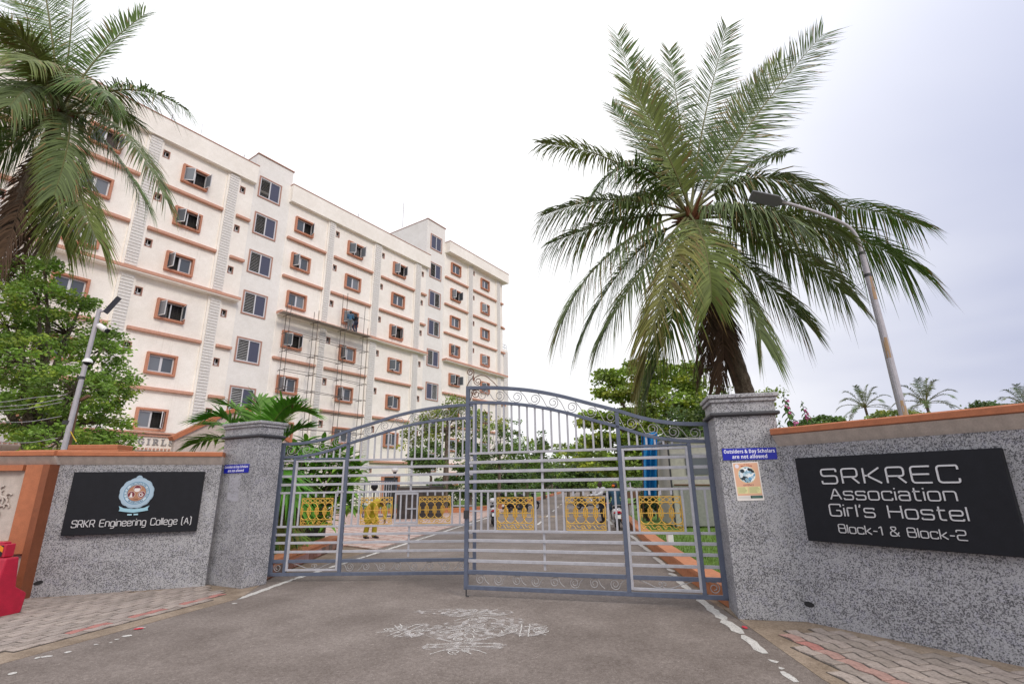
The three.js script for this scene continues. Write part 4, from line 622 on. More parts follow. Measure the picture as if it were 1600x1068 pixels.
  if (opt.bolt) { P('drop_bolt', [rod(V(L - 0.04, 0.015, zs * 0.02), V(L - 0.04, 0.14, zs * 0.02), 0.011), box(0.05, 0.012, 0.02, L - 0.06, 0.015, zs * 0.02)], M.darkMetal); P('lock', box(0.07, 0.12, 0.05, L - 0.03, 1.17, zs * 0.03), M.darkMetal); P('bar', box(0.2, 0.022, 0.02, L - 0.18, 1.22, zs * 0.0), M.gateGrey);
    P('crest_scroll', [tube([V(L + 0.0, 3.19, 0), V(L - 0.05, 3.28, 0), V(L - 0.12, 3.36, 0), V(L - 0.13, 3.42, 0), ...spiralPts(L - 0.065, 3.435, 0.065, 1.5, Math.PI, -1, 30, 0.3)].map((p) => p), 0.0075, 90, 6), tube([V(L - 0.55, 3.16, 0), V(L - 0.43, 3.28, 0), V(L - 0.33, 3.355, 0), V(L - 0.22, 3.37, 0), V(L - 0.14, 3.33, 0), ...spiralPts(L - 0.2, 3.275, 0.07, 1.5, 0.5, -1, 30, 0.3)], 0.0075, 90, 6), tube(spiralPts(L - 0.17, 3.06, 0.075, 1.6, 2.5, -1, 30, 0.3), 0.0075, 60, 6), tube([V(L - 0.07, 2.96, 0), V(L - 0.1, 3.07, 0), ...spiralPts(L - 0.14, 3.09, 0.05, 1.2, 0, 1, 20, 0.3)], 0.0075, 60, 6)], M.scrollRust); }
  return t;
}
gateLeaf([2.81, 7.26], [-0.72, 8.24], false, 3.2, 'right half of the blue and grey iron gate, nearer leaf carrying the topmost scrolls', { gold: [2.905, 1.83], wgold: 0.765, wpick: [0.455, 1.075, 1.15], pickets: [3.58, 3.45, 3.34, 3.225, 2.585, 2.48, 2.38, 2.27, 2.155, 1.50, 1.385], short: [3.05, 2.9, 2.76, 2.0, 1.85, 1.7], stiff: 2.47, links: [[1.32, 1.36, 1.25]], bolt: true });
gateLeaf([-4.41, 9.66], [-0.69, 9.55], true, 3.12, 'left half of the blue and grey iron gate, farther leaf with a small hatch', { gold: [1.89, 2.96], wgold: 0.79, wpick: [0.455, 1.125], pickets: [1.44, 1.56, 3.28, 3.42, 3.54], short: [1.75, 1.9, 2.05, 2.82, 2.96, 3.1], stiff: 2.5, hatch: [2.215, 2.655], links: [[3.28, 3.655, 1.25], [1.13, 1.214, 1.24]], bolt: false });
// ---------------------------------------------------------------- palms
const bez = (a, m, c, t) => { const k = m.clone().multiplyScalar(2).addScaledVector(a, -0.5).addScaledVector(c, -0.5); return a.clone().multiplyScalar((1 - t) ** 2).addScaledVector(k, 2 * t * (1 - t)).addScaledVector(c, t * t); };
const bezT = (a, m, c, t) => { const k = m.clone().multiplyScalar(2).addScaledVector(a, -0.5).addScaledVector(c, -0.5); return k.clone().sub(a).multiplyScalar(2 * (1 - t)).addScaledVector(c.clone().sub(k), 2 * t).normalize(); };
// a feather frond from a through m to c; ll = longest leaflet, g = how far leaflets hang, tone = colours
function frondGeo(a, m, c, o, R) {
  o = { ...o, ll: o.ll * (o.k ?? 1), n: Math.round((o.n ?? 90) * (o.kn ?? 1)) }; const len = a.distanceTo(m) + m.distanceTo(c), mb = new MB(), n = o.n, base = o.col, dry = o.dry ?? 0.15, stalk = o.stalk ?? [0.17, 0.17, 0.06], pts = [], rad = [];
  for (let i = 0; i <= 14; i++) { pts.push(bez(a, m, c, i / 14)); rad.push((o.r ?? 0.035) * (1 - 0.86 * i / 14) * (i < 2 ? 1.5 - i * 0.25 : 1)); } mb.limb(pts, rad, 5, stalk);
  const up0 = o.up ? o.up.clone() : V(0, 1, 0), bare = o.bare ?? 0.17;
  for (let i = 0; i < n; i++) for (const s of [-1, 1]) {
    const t = bare + (1 - bare) * (i + R() * 0.7) / n; if (t > 0.995 || R() < (o.gap ?? 0.03) || Math.sin(t * 37 + s * 2 + len * 9) > 0.985) continue;
    const p = bez(a, m, c, t), T = bezT(a, m, c, t); let U = up0.clone().addScaledVector(T, -up0.dot(T)); if (U.lengthSq() < 0.02) U = V(0.3, 0, 1).addScaledVector(T, -T.z); U.normalize();
    const S = T.clone().cross(U).normalize().multiplyScalar(s), k = (t - bare) / (1 - bare), L = o.ll * Math.pow(Math.sin(Math.PI * (0.17 + 0.68 * k)), 0.62) * (R() < 0.12 ? 0.5 + R() * 0.4 : 0.84 + R() * 0.26), fw = 0.32 + 0.62 * k * k + R() * 0.12;
    const d = S.clone().multiplyScalar(1 - 0.35 * k).addScaledVector(T, fw).addScaledVector(U, (o.vee ?? 0.3) + (R() - 0.5) * 0.22).normalize(), g = o.g * (0.55 + R() * 0.9), w = (o.w ?? 0.021) * (0.8 + R() * 0.4), W = T.clone().addScaledVector(d, -T.dot(d)).normalize(), bend = (R() - 0.5) * 0.34;
    const q = (x) => p.clone().addScaledVector(d, L * x).add(V(0, -g * L * x * x, 0)).addScaledVector(T, bend * L * x * x), wv = (x) => { const ww = W.clone().multiplyScalar(w * x); return ww; };
    const v = 0.72 + R() * 0.55, tip = R() < dry ? [0.22, 0.15, 0.05] : base.map((x) => x * 1.15), cA = base.map((x) => x * v), cB = R() < dry * 0.5 ? [0.20 * v, 0.16 * v, 0.05 * v] : cA, cC = tip.map((x) => x * v);
    const p0 = q(0), p1 = q(0.3), p2 = q(0.68), p3 = q(1), w0 = wv(0.45), w1 = wv(1), w2 = wv(0.72);
    mb.quad(p0.clone().sub(w0), p0.clone().add(w0), p1.clone().add(w1), p1.clone().sub(w1), cA); mb.quad(p1.clone().sub(w1), p1.clone().add(w1), p2.clone().add(w2), p2.clone().sub(w2), cB); mb.tri(p2.clone().sub(w2), p2.clone().add(w2), p3, cC);
  }
  return mb.build();
}
function palmTrunk(pts, r0, r1, parent) {
  const mb = new MB(), cv = new THREE.CatmullRomCurve3(pts), n = 70, P = [], Rr = []; for (let i = 0; i <= n; i++) { P.push(cv.getPoint(i / n)); Rr.push(lerp(r0, r1, i / n) * (1 + (i % 2 ? 0.035 : -0.03)) * (i < 4 ? 1 + (4 - i) * 0.07 : 1)); } mb.limb(P, Rr, 12); return mesh('trunk', mb.build(), M.palmBark, parent);
}
const GREEN = [0.095, 0.165, 0.03], OLIVE = [0.15, 0.195, 0.042], GREY = [0.13, 0.18, 0.06], YELLOW = [0.22, 0.22, 0.055], DEAD = [0.085, 0.05, 0.03];
{
  const t = thing('coconut_palm', 'tall coconut palm with long feathery fronds behind the right gate pillar', 'palm tree'), R = rng(21), C = at(1078, 335, 11.2), off = C.clone().sub(V(0, 0, 0)); void off;
  palmTrunk([V(5.95, 0, -11.7), V(5.75, 1.7, -11.6), V(5.42, 3.48, -11.5), V(5.0, 5.4, -11.35), V(4.66, 7.3, -11.22), C.clone().add(V(0.02, -0.15, 0))], 0.24, 0.15, t);
  const F = (mx, my, mz, tx, ty, tz, o) => { const a = C.clone().add(V((R() - 0.5) * 0.14, -0.05 + (R() - 0.5) * 0.2, (R() - 0.5) * 0.14)); mesh('frond', frondGeo(a, at(mx, my, 11.2 + mz), at(tx, ty, 11.2 + tz), { ll: 0.95, g: 0.4, col: GREEN, n: 92, k: 1.1, kn: 1.35, w: 0.0205, ...o, g: (o?.g ?? 0.4) * 1.2 }, R), o?.dead ? M.deadFrond : M.frond, t); };
  const upF = { g: 0.12, vee: 0.25, up: V(0.1, 0.2, 1), dry: 0.25, col: GREEN.map((x) => x * 0.72) };  // upward fronds in a darker green: their backlit shade is put into the colour
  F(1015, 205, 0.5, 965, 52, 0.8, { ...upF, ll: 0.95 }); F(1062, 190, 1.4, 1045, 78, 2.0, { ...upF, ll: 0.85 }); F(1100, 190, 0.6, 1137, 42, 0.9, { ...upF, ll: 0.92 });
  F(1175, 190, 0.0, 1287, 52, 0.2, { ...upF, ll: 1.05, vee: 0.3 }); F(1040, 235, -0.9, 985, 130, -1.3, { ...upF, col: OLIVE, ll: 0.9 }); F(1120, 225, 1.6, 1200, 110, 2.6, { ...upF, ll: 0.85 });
  F(960, 252, 0.9, 846, 224, 1.3, { g: 0.6, ll: 0.82, col: OLIVE }); F(1000, 260, -0.6, 930, 300, -1.0, { g: 0.7, col: GREEN, ll: 0.8 });
  F(962, 312, -0.3, 852, 335, -0.4, { g: 0.85, ll: 0.85, col: GREY }); F(965, 345, 0.7, 860, 380, 1.0, { g: 0.9, ll: 0.85, dry: 0.3 });
  F(958, 392, -0.5, 880, 500, -0.8, { g: 0.95, ll: 0.85, col: GREY, dry: 0.3 }); F(985, 405, 0.4, 908, 530, 0.6, { g: 0.9, ll: 0.8, col: GREEN }); F(1005, 420, -0.9, 940, 528, -1.2, { g: 0.9, ll: 0.75, col: GREY });
  F(1045, 425, -1.6, 1003, 590, -1.9, { g: 0.8, ll: 0.78, col: YELLOW, dry: 0.4, n: 100 }); F(1100, 380, -1.3, 1112, 470, -1.9, { g: 0.5, ll: 0.78, col: OLIVE, n: 100 }); F(1060, 455, -1.2, 1020, 585, -1.5, { g: 0.9, ll: 0.85, col: GREEN });
  F(1150, 435, -0.6, 1190, 530, -0.9, { g: 0.9, ll: 0.75, col: GREY }); F(1185, 430, -0.2, 1252, 498, -0.3, { g: 0.8, ll: 0.8, col: GREEN, dry: 0.35 }); F(1222, 385, 0.2, 1322, 462, 0.3, { g: 0.85, ll: 0.85, col: GREY });
  F(1270, 352, -0.2, 1420, 415, -0.3, { g: 0.95, ll: 1.0, col: GREEN, n: 105 }); F(1280, 318, 0.8, 1436, 350, 1.1, { g: 0.9, ll: 0.85, col: GREEN, dry: 0.3 }); F(1185, 278, -0.7, 1290, 318, -1.1, { g: 0.85, ll: 0.95, col: GREY, dry: 0.3 });
  F(1200, 335, -1.0, 1310, 365, -1.6, { g: 0.9, ll: 0.95, col: OLIVE }); F(1150, 320, -1.1, 1240, 345, -2.1, { g: 0.9, ll: 0.85, col: GREY });
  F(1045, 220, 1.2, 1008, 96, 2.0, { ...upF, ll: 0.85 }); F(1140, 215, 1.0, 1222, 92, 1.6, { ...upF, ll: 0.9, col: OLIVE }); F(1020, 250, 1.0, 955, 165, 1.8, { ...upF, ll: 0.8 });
  F(1150, 270, 1.6, 1230, 240, 2.8, { g: 0.4, ll: 0.8 }); F(1030, 300, 1.5, 960, 330, 2.8, { g: 0.7, ll: 0.8 });
  for (const [mx, my, tx, ty, z] of [[1105, 455, 1098, 585, -0.4], [1116, 460, 1118, 600, -0.2], [1125, 450, 1138, 575, 0.2], [1115, 460, 1108, 560, 0.4], [1100, 460, 1088, 570, 0.3], [1122, 470, 1128, 610, -0.4]]) F(mx, my, z, tx, ty, z * 1.6, { g: 0.9, ll: 0.42, col: DEAD, dead: true, dry: 0, n: 60, stalk: [0.10, 0.06, 0.035], gap: 0.15, bare: 0.35 });
  const hm = new MB(); for (let i = 0; i < 26; i++) { const a = R() * 6.28, e = R() * 1.3 - 0.35, d = V(Math.cos(a) * Math.cos(e), Math.sin(e), Math.sin(a) * Math.cos(e)), l = 0.3 + R() * 0.45; hm.limb([C.clone().addScaledVector(d, 0.04).add(V(0, -0.25, 0)), C.clone().addScaledVector(d, l * 0.6).add(V(0, -0.12, 0)), C.clone().addScaledVector(d, l).add(V(0, -0.1, 0))], [0.07, 0.04, 0.018], 5, [0.16 + R() * 0.06, 0.075, 0.035]); }
  mesh('crown_sheath', hm.build(), M.deadFrond, t);
  for (let i = 0; i < 7; i++) { const g = new THREE.SphereGeometry(0.085, 10, 8); g.scale(1, 1.25, 1); const m = mesh('coconut', boxUV(g), std({ color: lin(0.12, 0.10, 0.03), roughness: 0.6 }), t); m.position.copy(C).add(V(Math.cos(i * 0.9 + 0.4) * 0.22, -0.32 - (i % 3) * 0.12, Math.sin(i * 0.9 + 0.4) * 0.22)); }
}
{
  const t = thing('coconut_palm', 'dark coconut palm at the far left in front of the hostel', 'palm tree'), R = rng(22), Z = 14, C = at(92, 178, Z);
  palmTrunk([V(-17.2, 0, -14.2), V(-16.9, 3, -14.1), V(-16.4, 6.5, -14), V(-15.7, 10.2, -14), V(-15.25, 12.6, -14), C.clone().add(V(0, -0.1, 0))], 0.27, 0.19, t);
  const F = (mx, my, mz, tx, ty, tz, o) => { const a = C.clone().add(V((R() - 0.5) * 0.16, (R() - 0.5) * 0.25, (R() - 0.5) * 0.16)); mesh('frond', frondGeo(a, at(mx, my, Z + mz), at(tx, ty, Z + tz), { ll: 1.15, g: 0.45, col: GREEN, n: 92, w: 0.024, r: 0.05, k: 1.02, kn: 1.3, ...o, g: (o?.g ?? 0.45) * 1.2 }, R), o?.dead ? M.deadFrond : M.frond, t); };
  const upF = { g: 0.15, vee: 0.25, up: V(0.1, 0.2, 1) };
  F(150, 92, 0.2, 226, 22, 0.4, { ...upF, ll: 1.1 }); F(108, 70, 1.0, 118, -70, 1.6, upF); F(60, 75, 0.2, 8, -60, 0.4, upF); F(78, 40, -0.5, 50, -120, -0.6, upF); F(40, 95, -0.6, -70, 0, -1.0, { ...upF, ll: 1.2 }); F(55, 85, -1.3, -10, 40, -2.2, { col: OLIVE, g: 0.5 });
  F(195, 140, 0.0, 292, 172, 0.1, { g: 0.75, ll: 1.0, dry: 0.3 }); F(180, 195, -0.6, 258, 312, -0.9, { g: 0.7, ll: 1.0, col: GREY, dry: 0.3 }); F(150, 205, 0.5, 230, 320, 0.9, { g: 0.8, col: GREEN, ll: 0.95 });
  F(108, 205, -1.2, 84, 305, -1.9, { g: 0.6, ll: 0.85, col: GREY, n: 105 }); F(120, 285, -1.0, 150, 372, -1.3, { g: 0.9, ll: 1.05, col: OLIVE }); F(95, 290, -0.7, 95, 368, -0.9, { g: 0.9, ll: 1.05, col: OLIVE }); 
  F(30, 215, -0.4, -60, 300, -0.6, { g: 0.9, ll: 1.15 }); F(20, 180, 0.3, -110, 230, 0.4, { g: 0.85, ll: 1.15 }); F(25, 140, -0.6, -100, 150, -0.9, { g: 0.7, ll: 1.15 }); F(60, 135, -1.2, 15, 165, -2.2, { g: 0.8, ll: 1.0, col: GREY });
  F(125, 135, -1.2, 170, 150, -2.3, { g: 0.8, ll: 1.0, col: GREEN }); F(80, 110, -1.0, 40, 95, -2.4, { g: 0.6, ll: 1.05, col: OLIVE }); F(150, 160, 1.4, 210, 190, 2.6, { g: 0.8 });
  for (const [mx, my, tx, ty, z] of [[60, 290, 30, 420, 0.3], [45, 280, -5, 400, 0.5], [75, 300, 60, 400, 0.5], [40, 300, 0, 420, -0.1]]) F(mx, my, z, tx, ty, z, { g: 0.9, ll: 0.6, col: DEAD, dead: true, dry: 0, n: 70, stalk: [0.08, 0.05, 0.03], gap: 0.1, bare: 0.25 });
  const hm = new MB(); for (let i = 0; i < 24; i++) { const a = R() * 6.28, e = R() * 1.2 - 0.4, d = V(Math.cos(a) * Math.cos(e), Math.sin(e), Math.sin(a) * Math.cos(e)), l = 0.3 + R() * 0.4; hm.limb([C.clone().addScaledVector(d, 0.04).add(V(0, -0.25, 0)), C.clone().addScaledVector(d, l * 0.6), C.clone().addScaledVector(d, l)], [0.09, 0.05, 0.02], 5, [0.15, 0.075, 0.035]); } mesh('crown_sheath', hm.build(), M.deadFrond, t);
}
function smallPalm(px, py, pb, Z, size, label, seed, n = 18) {
  const C = at(px, py, Z), R = rng(seed), t = thing('coconut_palm', label, 'palm tree', [0, 0, 0], 0); palmTrunk([V(C.x + 0.4, 0, C.z), V(C.x + 0.3, C.y * 0.5, C.z), C.clone()], size * 0.06, size * 0.04, t);
  for (let i = 0; i < n; i++) { const a = i * 2.4 + R() * 0.4, e = 1.3 - (i / n) * 1.75, d = V(Math.cos(a) * Math.cos(e), Math.sin(e), Math.sin(a) * Math.cos(e)), m = C.clone().addScaledVector(d, size * 0.55).add(V(0, size * 0.06, 0)), c = C.clone().addScaledVector(d, size * 0.9).add(V(0, -size * (0.03 + 0.13 * Math.cos(e)), 0)); mesh('frond', frondGeo(C.clone(), m, c, { ll: size * 0.2, g: 0.3, col: (i % 3 ? GREEN : OLIVE).map((x) => x * 0.75), n: 30, w: size * 0.0085, r: size * 0.012 }, R), M.frond, t); }
}
smallPalm(1352, 636, 660, 44, 2.4, 'small distant coconut palm left of the street lamp pole', 31); smallPalm(1447, 630, 650, 42, 2.6, 'small distant coconut palm right of the street lamp pole', 32); smallPalm(1604, 634, 640, 40, 2.2, 'distant coconut palm at the right edge of the picture', 34);
// areca palm behind the left pillar: every frond a part
{
  const R = rng(41), t = thing('areca_palm', 'bright green areca palm with arching fronds behind the left gate pillar', 'palm'), B = V(-6.0, 0.15, -11.9), G = [0.14, 0.29, 0.03];
  for (let i = 0; i < 6; i++) { const a = i * 1.05; const mb = new MB(); mb.limb([B.clone().add(V(Math.cos(a) * 0.1, 0, Math.sin(a) * 0.1)), B.clone().add(V(Math.cos(a) * 0.22, 0.9, Math.sin(a) * 0.22)), B.clone().add(V(Math.cos(a) * 0.34, 1.6, Math.sin(a) * 0.34))], [0.04, 0.035, 0.025], 7, [0.14, 0.17, 0.05]); mesh('cane', mb.build(), M.deadFrond, t); }
  const F = (mx, my, mz, tx, ty, tz, o = {}) => mesh('frond', frondGeo(B.clone().add(V((R() - 0.5) * 0.4, 1.35 + R() * 0.4, (R() - 0.5) * 0.4)), at(mx, my, 11.9 + mz), at(tx, ty, 11.9 + tz), { ll: 0.72, g: 0.3, col: G.map((x) => x * (0.7 + R() * 0.5)), n: 64, w: 0.027, r: 0.02, vee: 0.35, dry: 0.04, stalk: [0.2, 0.24, 0.05], bare: 0.22, ...o }, R), M.frond, t);
  F(440, 658, 0, 488, 648, 0.1, { g: 0.2 }); F(425, 662, -0.3, 462, 628, -0.4); F(405, 665, 0.2, 402, 626, 0.3); F(385, 662, 0, 345, 632, 0); F(365, 668, -0.3, 320, 655, -0.5); F(360, 690, 0.1, 308, 692, 0.2, { g: 0.5 }); F(372, 680, 0.5, 330, 664, 0.9); F(440, 690, 0.3, 480, 668, 0.5); F(445, 710, -0.4, 476, 705, -0.6, { g: 0.5 }); F(420, 690, 0.7, 450, 650, 1.2);
  F(365, 715, -0.5, 318, 735, -0.8, { g: 0.6 }); F(440, 745, -0.3, 462, 790, -0.5, { g: 0.6 }); F(430, 770, -0.2, 432, 830, -0.4, { g: 0.6, col: YELLOW }); F(445, 740, 0.3, 490, 760, 0.5, { g: 0.6 }); F(425, 735, -0.3, 446, 745, -0.9, { g: 0.5 }); F(430, 800, 0.3, 458, 835, 0.4, { g: 0.4 });
}
// ---------------------------------------------------------------- leafy trees and shrubs
function leafCloud(mb, R, c, rad, twigs, per, size, col, o = {}) {     // clumps of small leaves on twigs spread through an ellipsoid
  const tips = [];
  for (let i = 0; i < twigs; i++) {
    let d; do d = V(R() * 2 - 1, R() * 2 - 1, R() * 2 - 1); while (d.lengthSq() > 1 || d.lengthSq() < 0.05);
    d.multiplyScalar(Math.pow(d.length(), -0.45)); const p = V(c.x + d.x * rad.x, c.y + d.y * rad.y, c.z + d.z * rad.z); tips.push(p);
    const out = d.clone().normalize(), tone = 0.62 + R() * 0.75, yel = R(), lc = o.cl ?? 0.5;
    for (let k = 0; k < per; k++) {
      const q = p.clone().add(V((R() + R() - 1) * lc, (R() + R() - 1) * lc * (o.flat ?? 0.6), (R() + R() - 1) * lc)), s = size * (0.6 + R() * 0.8);
      const a = R() * 6.28, dir = V(Math.cos(a), (R() - 0.6) * 1.1, Math.sin(a)).addScaledVector(out, 0.6).normalize(), sd = V(R() - 0.5, R() * 0.6 - 0.1, R() - 0.5).cross(dir).normalize(), nn = dir.clone().cross(sd).multiplyScalar(s * 0.12), w = s * (o.slim ?? 0.42);
      const k2 = tone * (0.75 + R() * 0.5), cc = [col[0] * k2 * (yel > 0.75 ? 1.5 : 1), col[1] * k2 * (yel > 0.75 ? 1.18 : 1), col[2] * k2], m = q.clone().addScaledVector(dir, s * 0.5).add(nn), e = q.clone().addScaledVector(dir, s);
      mb.tri(q, m.clone().addScaledVector(sd, w), e, cc); mb.tri(q, e, m.clone().addScaledVector(sd, -w), cc);
    }
  }
  return tips;
}
function tree(name, label, base, trunkTop, r0, blobs, leaf, seed, group, cat = 'tree') {     // blobs: [x, y, zAhead, rx, ry, rz, twigs]
  const R = rng(seed), t = thing(name, label, cat, [0, 0, 0], 0, group), wood = new MB(), crown = new MB();
  const mid = base.clone().lerp(trunkTop, 0.5).add(V((R() - 0.5) * r0, 0, (R() - 0.5) * r0)); wood.limb([base, mid, trunkTop], [r0 * 1.15, r0 * 0.9, r0 * 0.75], 9);
  for (const [x, y, z, rx, ry, rz, tw] of blobs) {
    const c = V(x, y, -z), j = trunkTop.clone().lerp(c, 0.5).add(V((R() - 0.5) * 0.5, 0.25, (R() - 0.5) * 0.5)); wood.limb([trunkTop, j, c], [r0 * 0.55, r0 * 0.34, r0 * 0.14], 6);
    const tips = leafCloud(crown, R, c, V(rx, ry, rz), tw, leaf.per, leaf.size, leaf.col, leaf);
    for (let i = 0; i < tips.length; i += leaf.twigEvery ?? 3) wood.limb([c.clone().lerp(tips[i], 0.05), c.clone().lerp(tips[i], 0.6).add(V(0, 0.06, 0)), tips[i]], [r0 * 0.12, r0 * 0.07, 0.006], 3);
  }
  mesh('trunk', wood.build(), M.bark, t); mesh('crown', crown.build(), M.leaf, t); return t;
}
const pxBlob = (px, py, z, rpx, rpy, tw, dz = 1) => { const p = at(px, py, z), k = z / FPX * 1.06; return [p.x, p.y, z, rpx * k, rpy * k, (rpx + rpy) / 2 * k * dz, tw]; };
{ // the feathery tree at the left, in front of the hostel
  const Z = 14.5, b = [[60, 470, 60, 38, 50], [10, 430, 45, 35, 34], [110, 520, 62, 40, 62], [30, 560, 70, 50, 75], [165, 545, 36, 38, 40], [185, 600, 32, 34, 40], [120, 610, 60, 45, 64], [40, 645, 60, 45, 60], [160, 660, 45, 32, 44], [90, 690, 60, 30, 40], [10, 510, 40, 45, 45], [175, 690, 42, 18, 26], [70, 420, 26, 16, 16], [-30, 600, 50, 60, 50], [135, 470, 22, 18, 14]].map(([x, y, rx, ry, tw], i) => pxBlob(x - (x > 100 ? 6 : 0), y, Z + (i % 3 - 1) * 0.7, rx * 0.84, ry * 0.8, Math.round(tw * 1.25), 1.0));
  tree('feathery_tree', 'broad feathery green tree left of the lamp post before the hostel', V(-13.9, 0, -15), V(-14.2, 3.0, -14.8), 0.22, b, { per: 36, size: 0.105, col: [0.20, 0.35, 0.042], cl: 0.30, flat: 0.55, slim: 0.3 }, 51);
}
{ // road side trees behind the gate
  const L = (n, label, px, z, blobs, leaf, seed, r0 = 0.16, name = 'roadside_tree', topPy = 700) => { const g = gp(px, 0); void g; const p = at(px, topPy, z); tree(name, label, V(p.x, 0, -z), V(p.x + 0.1, p.y, -z), r0, blobs.map(([x, y, rx, ry, tw, dz]) => pxBlob(x, y, z + (dz ?? 0), rx, ry, tw)), leaf, seed); void n; };
  const airy = { per: 40, size: 0.16, col: [0.20, 0.28, 0.05], cl: 0.5, slim: 0.36, twigEvery: 2 }, dense = { per: 60, size: 0.15, col: [0.10, 0.20, 0.026], cl: 0.42 }, bright = { per: 46, size: 0.19, col: [0.24, 0.36, 0.035], cl: 0.55, flat: 0.35 }, dark = { per: 56, size: 0.24, col: [0.075, 0.145, 0.03], cl: 0.7 };
  L(1, 'airy tree with a slim brown trunk seen through the left gate leaf', 697, 33, [[690, 660, 42, 22, 26], [660, 672, 30, 18, 16], [722, 655, 34, 24, 22], [705, 635, 26, 14, 12], [640, 690, 16, 12, 6], [760, 660, 26, 20, 12]], airy, 61, 0.19, 'roadside_tree', 672);
  L(2, 'clipped dense tree left of the airy tree behind the gate', 671, 31, [[668, 712, 26, 19, 40], [655, 722, 18, 12, 18]], dense, 62, 0.1, 'clipped_tree', 745);
  L(3, 'clipped dense tree right of the airy tree behind the gate', 735, 34, [[728, 712, 22, 22, 34], [745, 735, 22, 16, 22]], dense, 63, 0.1, 'clipped_tree', 748);
  L(4, 'leafy tree in front of the right corner of the hostel', 778, 38, [[772, 690, 32, 26, 32], [795, 668, 18, 16, 10], [750, 715, 22, 20, 18], [800, 712, 22, 20, 18]], { ...dense, per: 44 }, 64, 0.14);
  L(5, 'mid green tree just right of the hostel corner', 822, 52, [[820, 712, 30, 26, 30], [840, 735, 26, 16, 18], [806, 735, 22, 18, 14]], { ...dark, per: 46, col: [0.14, 0.24, 0.04] }, 65, 0.16);
  L(6, 'slender pointed conifer rising above the trees beyond the gate', 848, 60, [[846, 745, 22, 10, 9], [846, 728, 19, 6, 8], [846, 714, 15, 5, 6], [846, 702, 11, 5, 5], [846, 690, 7, 5, 4], [846, 680, 3, 5, 2]], { ...dark, size: 0.26 }, 66, 0.14, 'conifer', 690);
  L(7, 'thin topped tree beyond the centre of the right gate leaf', 885, 66, [[882, 730, 32, 20, 26], [905, 700, 14, 20, 12], [880, 702, 10, 12, 6], [912, 735, 22, 16, 16]], { ...dark, size: 0.26, col: [0.15, 0.25, 0.045] }, 67, 0.18);
  L(8, 'dark round tree at the far end of the road', 862, 78, [[862, 748, 36, 16, 34], [830, 752, 24, 12, 20]], { ...dark, size: 0.3 }, 68, 0.2, 'roadside_tree', 757);
  L(9, 'large bright green tiered tree behind the right gate leaf', 1010, 27, [[955, 690, 42, 12, 44], [930, 655, 24, 9, 22], [985, 655, 50, 14, 52], [1030, 690, 50, 22, 56], [985, 612, 48, 13, 46], [1045, 625, 50, 26, 60], [950, 590, 20, 8, 14], [1010, 580, 40, 14, 36], [1075, 590, 30, 22, 34], [1090, 650, 30, 34, 40], [938, 720, 34, 12, 30], [990, 725, 42, 16, 40], [1060, 735, 36, 18, 34]], bright, 69, 0.24);
  L(10, 'dark green tree filling the gap below the tiered tree', 930, 44, [[925, 742, 38, 16, 40], [965, 748, 34, 14, 34], [900, 748, 26, 12, 20]], { ...dark, col: [0.10, 0.19, 0.03] }, 70, 0.16, 'roadside_tree', 757);
  L(11, 'light green tree on the right side of the far road', 905, 58, [[900, 712, 26, 14, 18], [926, 700, 26, 20, 22], [890, 738, 24, 12, 16]], { ...bright, size: 0.26, per: 40 }, 71, 0.18);
  L(12, 'low leafy tree between the hostel and the far road', 790, 46, [[786, 742, 30, 14, 30], [760, 752, 26, 12, 22], [812, 752, 22, 12, 16]], { ...dark, col: [0.09, 0.18, 0.03] }, 72, 0.14, 'roadside_tree', 757);
  L(13, 'leafy dark tree above the site cabin behind the right pillar', 1095, 20, [[1075, 690, 34, 20, 40], [1108, 668, 26, 26, 34], [1095, 720, 26, 16, 26], [1060, 660, 22, 18, 16], [1125, 640, 22, 30, 22]], { ...dense, per: 50, size: 0.12, col: [0.08, 0.15, 0.025], cl: 0.4 }, 73, 0.12, 'roadside_tree', 710);
  L(14, 'thin tree beyond the right wall beside the near palm trunk', 1190, 24, [[1190, 640, 14, 10, 5], [1205, 612, 12, 5, 4], [1178, 655, 16, 12, 8]], airy, 74, 0.08, 'roadside_tree', 660);
  L(15, 'round bushy tree behind the right wall', 1290, 34, [[1288, 662, 22, 8, 22], [1310, 664, 14, 8, 14], [1270, 664, 16, 8, 14]], { ...dense, size: 0.2 }, 75, 0.12, 'bushy_tree', 672);
  L(16, 'low light green bush between the two distant palms', 1395, 36, [[1392, 652, 26, 8, 26], [1420, 650, 18, 8, 14]], { ...bright, size: 0.2, col: [0.2, 0.28, 0.06] }, 76, 0.12, 'bushy_tree', 662);
  L(17, 'round distant tree right of the two small palms', 1545, 50, [[1540, 637, 18, 6, 18], [1558, 634, 12, 6, 10]], { ...dark, size: 0.24 }, 77, 0.14, 'bushy_tree', 645);
}
{ // far wood that closes the end of the road
  const R = rng(81), mb = new MB(); for (let i = 0; i < 46; i++) { const x = -26 + i * 1.9 + R(), z = 112 + R() * 10; leafCloud(mb, R, V(x, 3 + R() * 1.5, -z), V(2.4, 2.6 + R() * 1.6, 2), 20, 26, 0.6, [0.08, 0.15, 0.035], { cl: 1.0 }); }
  const m = mesh('far_wood', mb.build(), M.leaf); m.userData.kind = 'stuff'; tag(m, 'dark far wood closing the end of the road', 'trees');
  const wl = thing('end_wall', 'low pale wall with dark gates across the far end of the road', 'wall'); mesh('wall_body', box(60, 1.5, 0.3, 10, 0.75, -117), M.creamWall, wl); for (const x of [11, 15.5]) mesh('dark_gate', box(3, 1.5, 0.2, x, 1.2, -116.7), M.darkMetal, wl);
}
